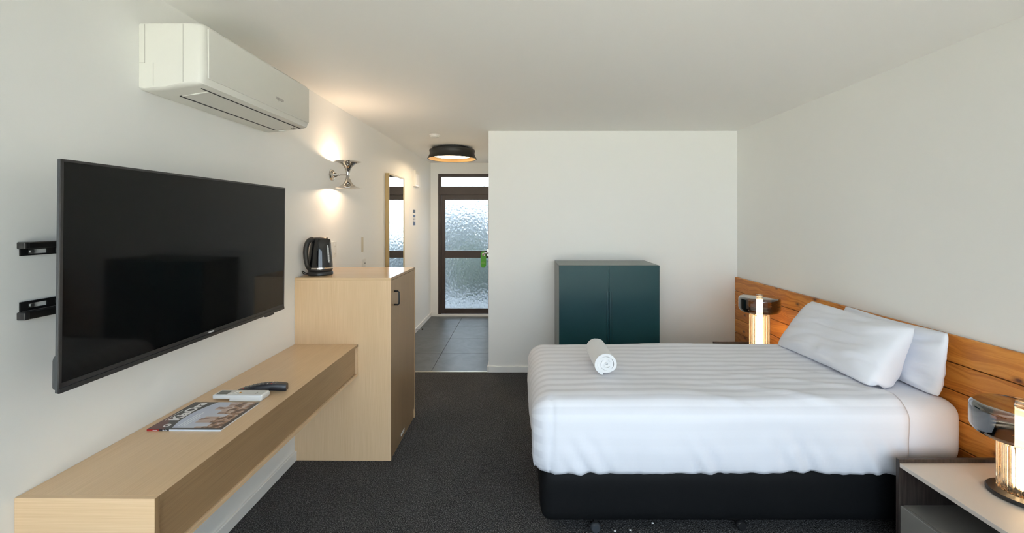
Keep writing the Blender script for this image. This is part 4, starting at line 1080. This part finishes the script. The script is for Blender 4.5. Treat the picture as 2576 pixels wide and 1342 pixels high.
# white air-conditioner remote in its holder
ar = thing('aircon_remote', (-1.215, 1.925, SZ), 'white air conditioner remote in its wall holder lying on the desk', 'remote control', left=True)
rx0, rx1, ry0, ry1 = -1.326, -1.108, 1.896, 1.958
hold = link('holder', prism(rounded_rect(-1.250, rx1 - 0.004, ry0 - 0.004, ry1 + 0.004, 0.005, 4), SZ + 0.0004, SZ + 0.007, 'Z', bev=0.0015), 'remote_plastic', ar, smooth=40)
body = link('body', prism(rounded_rect(rx0, rx1, ry0, ry1, 0.008, 5), SZ + 0.0085, SZ + 0.0255, 'Z', bev=0.004, seg=3), 'remote_plastic', ar, smooth=40)
link('battery_bulge', prism(rounded_rect(-1.252, rx1 + 0.001, ry0 - 0.001, ry1 + 0.001, 0.006, 4), SZ + 0.006, SZ + 0.0225, 'Z', bev=0.003), 'remote_plastic', ar, smooth=40)
link('display', box(-1.316, -1.268, ry0 + 0.012, ry1 - 0.010, SZ + 0.0254, SZ + 0.0260), 'lcd', ar)
for k, (dx, dy) in enumerate(((0.072, 0.020), (0.083, 0.030), (0.094, 0.020), (0.083, 0.042), (0.094, 0.040), (0.105, 0.031))):
    link('button', lathe([(0.0045, SZ + 0.0252), (0.0045, SZ + 0.0268), (0.003, SZ + 0.0274), (0, SZ + 0.0275)], 12, (rx0 + dx, ry0 + dy, 0)), 'white_plastic' if k < 5 else 'orange_button', ar, smooth=40)
link('flip_cover', prism(rounded_rect(-1.205, rx1 - 0.006, ry0 + 0.006, ry1 - 0.006, 0.003, 3), SZ + 0.0252, SZ + 0.0262, 'Z'), 'remote_plastic', ar)
link('cover_print', box(-1.148, -1.145, ry0 + 0.018, ry0 + 0.036, SZ + 0.0261, SZ + 0.0264), 'grey_print', ar)

# black television remote, arched
rr_ = thing('tv_remote', (-1.17, 2.02, SZ), 'arched black television remote behind the white one on the desk', 'remote control', left=True)
def arch_remote():
    bm = bmesh.new(); n = 22; rows = []
    A = Vector((-1.272, 1.992, 0)); B = Vector((-1.066, 2.022, 0)); d = (B - A); L = d.length; ux = d.normalized(); uy = Vector((-ux.y, ux.x, 0))
    for k in range(n + 1):
        t = k / n
        w = (0.019 + 0.004 * math.sin(PI * min(1, t * 1.1))) * (0.75 if k in (0, n) else 1.0)
        zt_ = 0.006 + 0.032 * math.sin(PI * (0.08 + 0.62 * t)) - 0.002 * t
        zb_ = 0.0008 + 0.010 * math.sin(PI * t) ** 1.5 * 0.8
        c = A + ux * (L * t)
        row = []
        for q, (s, z) in enumerate(((-1.0, 0.25), (-0.95, 0.8), (-0.7, 1.0), (0.7, 1.0), (0.95, 0.8), (1.0, 0.25), (0.7, 0.0), (-0.7, 0.0))):
            row.append(bm.verts.new(c + uy * (w * s) + Vector((0, 0, SZ + zb_ + (zt_ - zb_) * z))))
        rows.append(row)
    for a, b in zip(rows, rows[1:]):
        for k in range(8): bm.faces.new((a[k], a[(k + 1) % 8], b[(k + 1) % 8], b[k]))
    bm.faces.new(rows[0][::-1]); bm.faces.new(rows[-1])
    return bm, A, ux, uy, L
bm, A, ux, uy, L = arch_remote()
link('body', bm, 'remote_black', rr_, smooth=45)
for r in range(9):
    for c in range(3):
        t = 0.12 + 0.082 * r
        z = SZ + 0.006 + 0.032 * math.sin(PI * (0.08 + 0.62 * t)) - 0.002 * t
        p = A + ux * (L * t) + uy * ((c - 1) * 0.0105)
        mat = 'rubber_grey'
        if (r, c) in ((6, 0), (7, 2)): mat = 'white_print'
        if (r, c) in ((0, 0), (7, 0)): mat = 'red_button'
        link('button', lathe([(0.0034, z - 0.002), (0.0034, z + 0.0010), (0.0022, z + 0.0016), (0, z + 0.0017)], 10, (p.x, p.y, 0)), mat, rr_, smooth=40)

# ================================================================== OUTSIDE THE ENTRY DOOR
hg = thing('hedge', (-0.2, 9.2, -0.3), 'dark hedge seen blurred through the entry door glass', 'hedge')
def blob(c, r, seed):
    bm = bmesh.new(); bmesh.ops.create_icosphere(bm, subdivisions=4, radius=1.0)
    for v in bm.verts:
        n = v.co.normalized(); k = 1 + 0.22 * fbm(n.x * 2 + seed, n.y * 2, n.z * 2, 4)
        v.co = Vector((c[0] + n.x * r[0] * k, c[1] + n.y * r[1] * k, c[2] + n.z * r[2] * k))
    return bm
link('foliage', blob((-0.95, 9.3, 0.35), (0.45, 0.4, 0.75), 1.0), 'hedge_leaf', hg, smooth=True)
link('foliage', blob((0.2, 9.5, 0.55), (0.85, 0.5, 1.0), 5.0), 'slate_cladding', hg, smooth=True)

# ================================================================== the left wall's slight skew
bpy.context.view_layer.update()
R = Matrix.Translation((LEFT_PIVOT[0], LEFT_PIVOT[1], 0)) @ Matrix.Rotation(-LEFT_YAW, 4, 'Z') @ Matrix.Translation((-LEFT_PIVOT[0], -LEFT_PIVOT[1], 0))
tv.rotation_euler = (0, math.radians(0.6), 0); bpy.context.view_layer.update()   # the set leans forward a little
for o in left_roots:
    o.matrix_world = R @ o.matrix_world
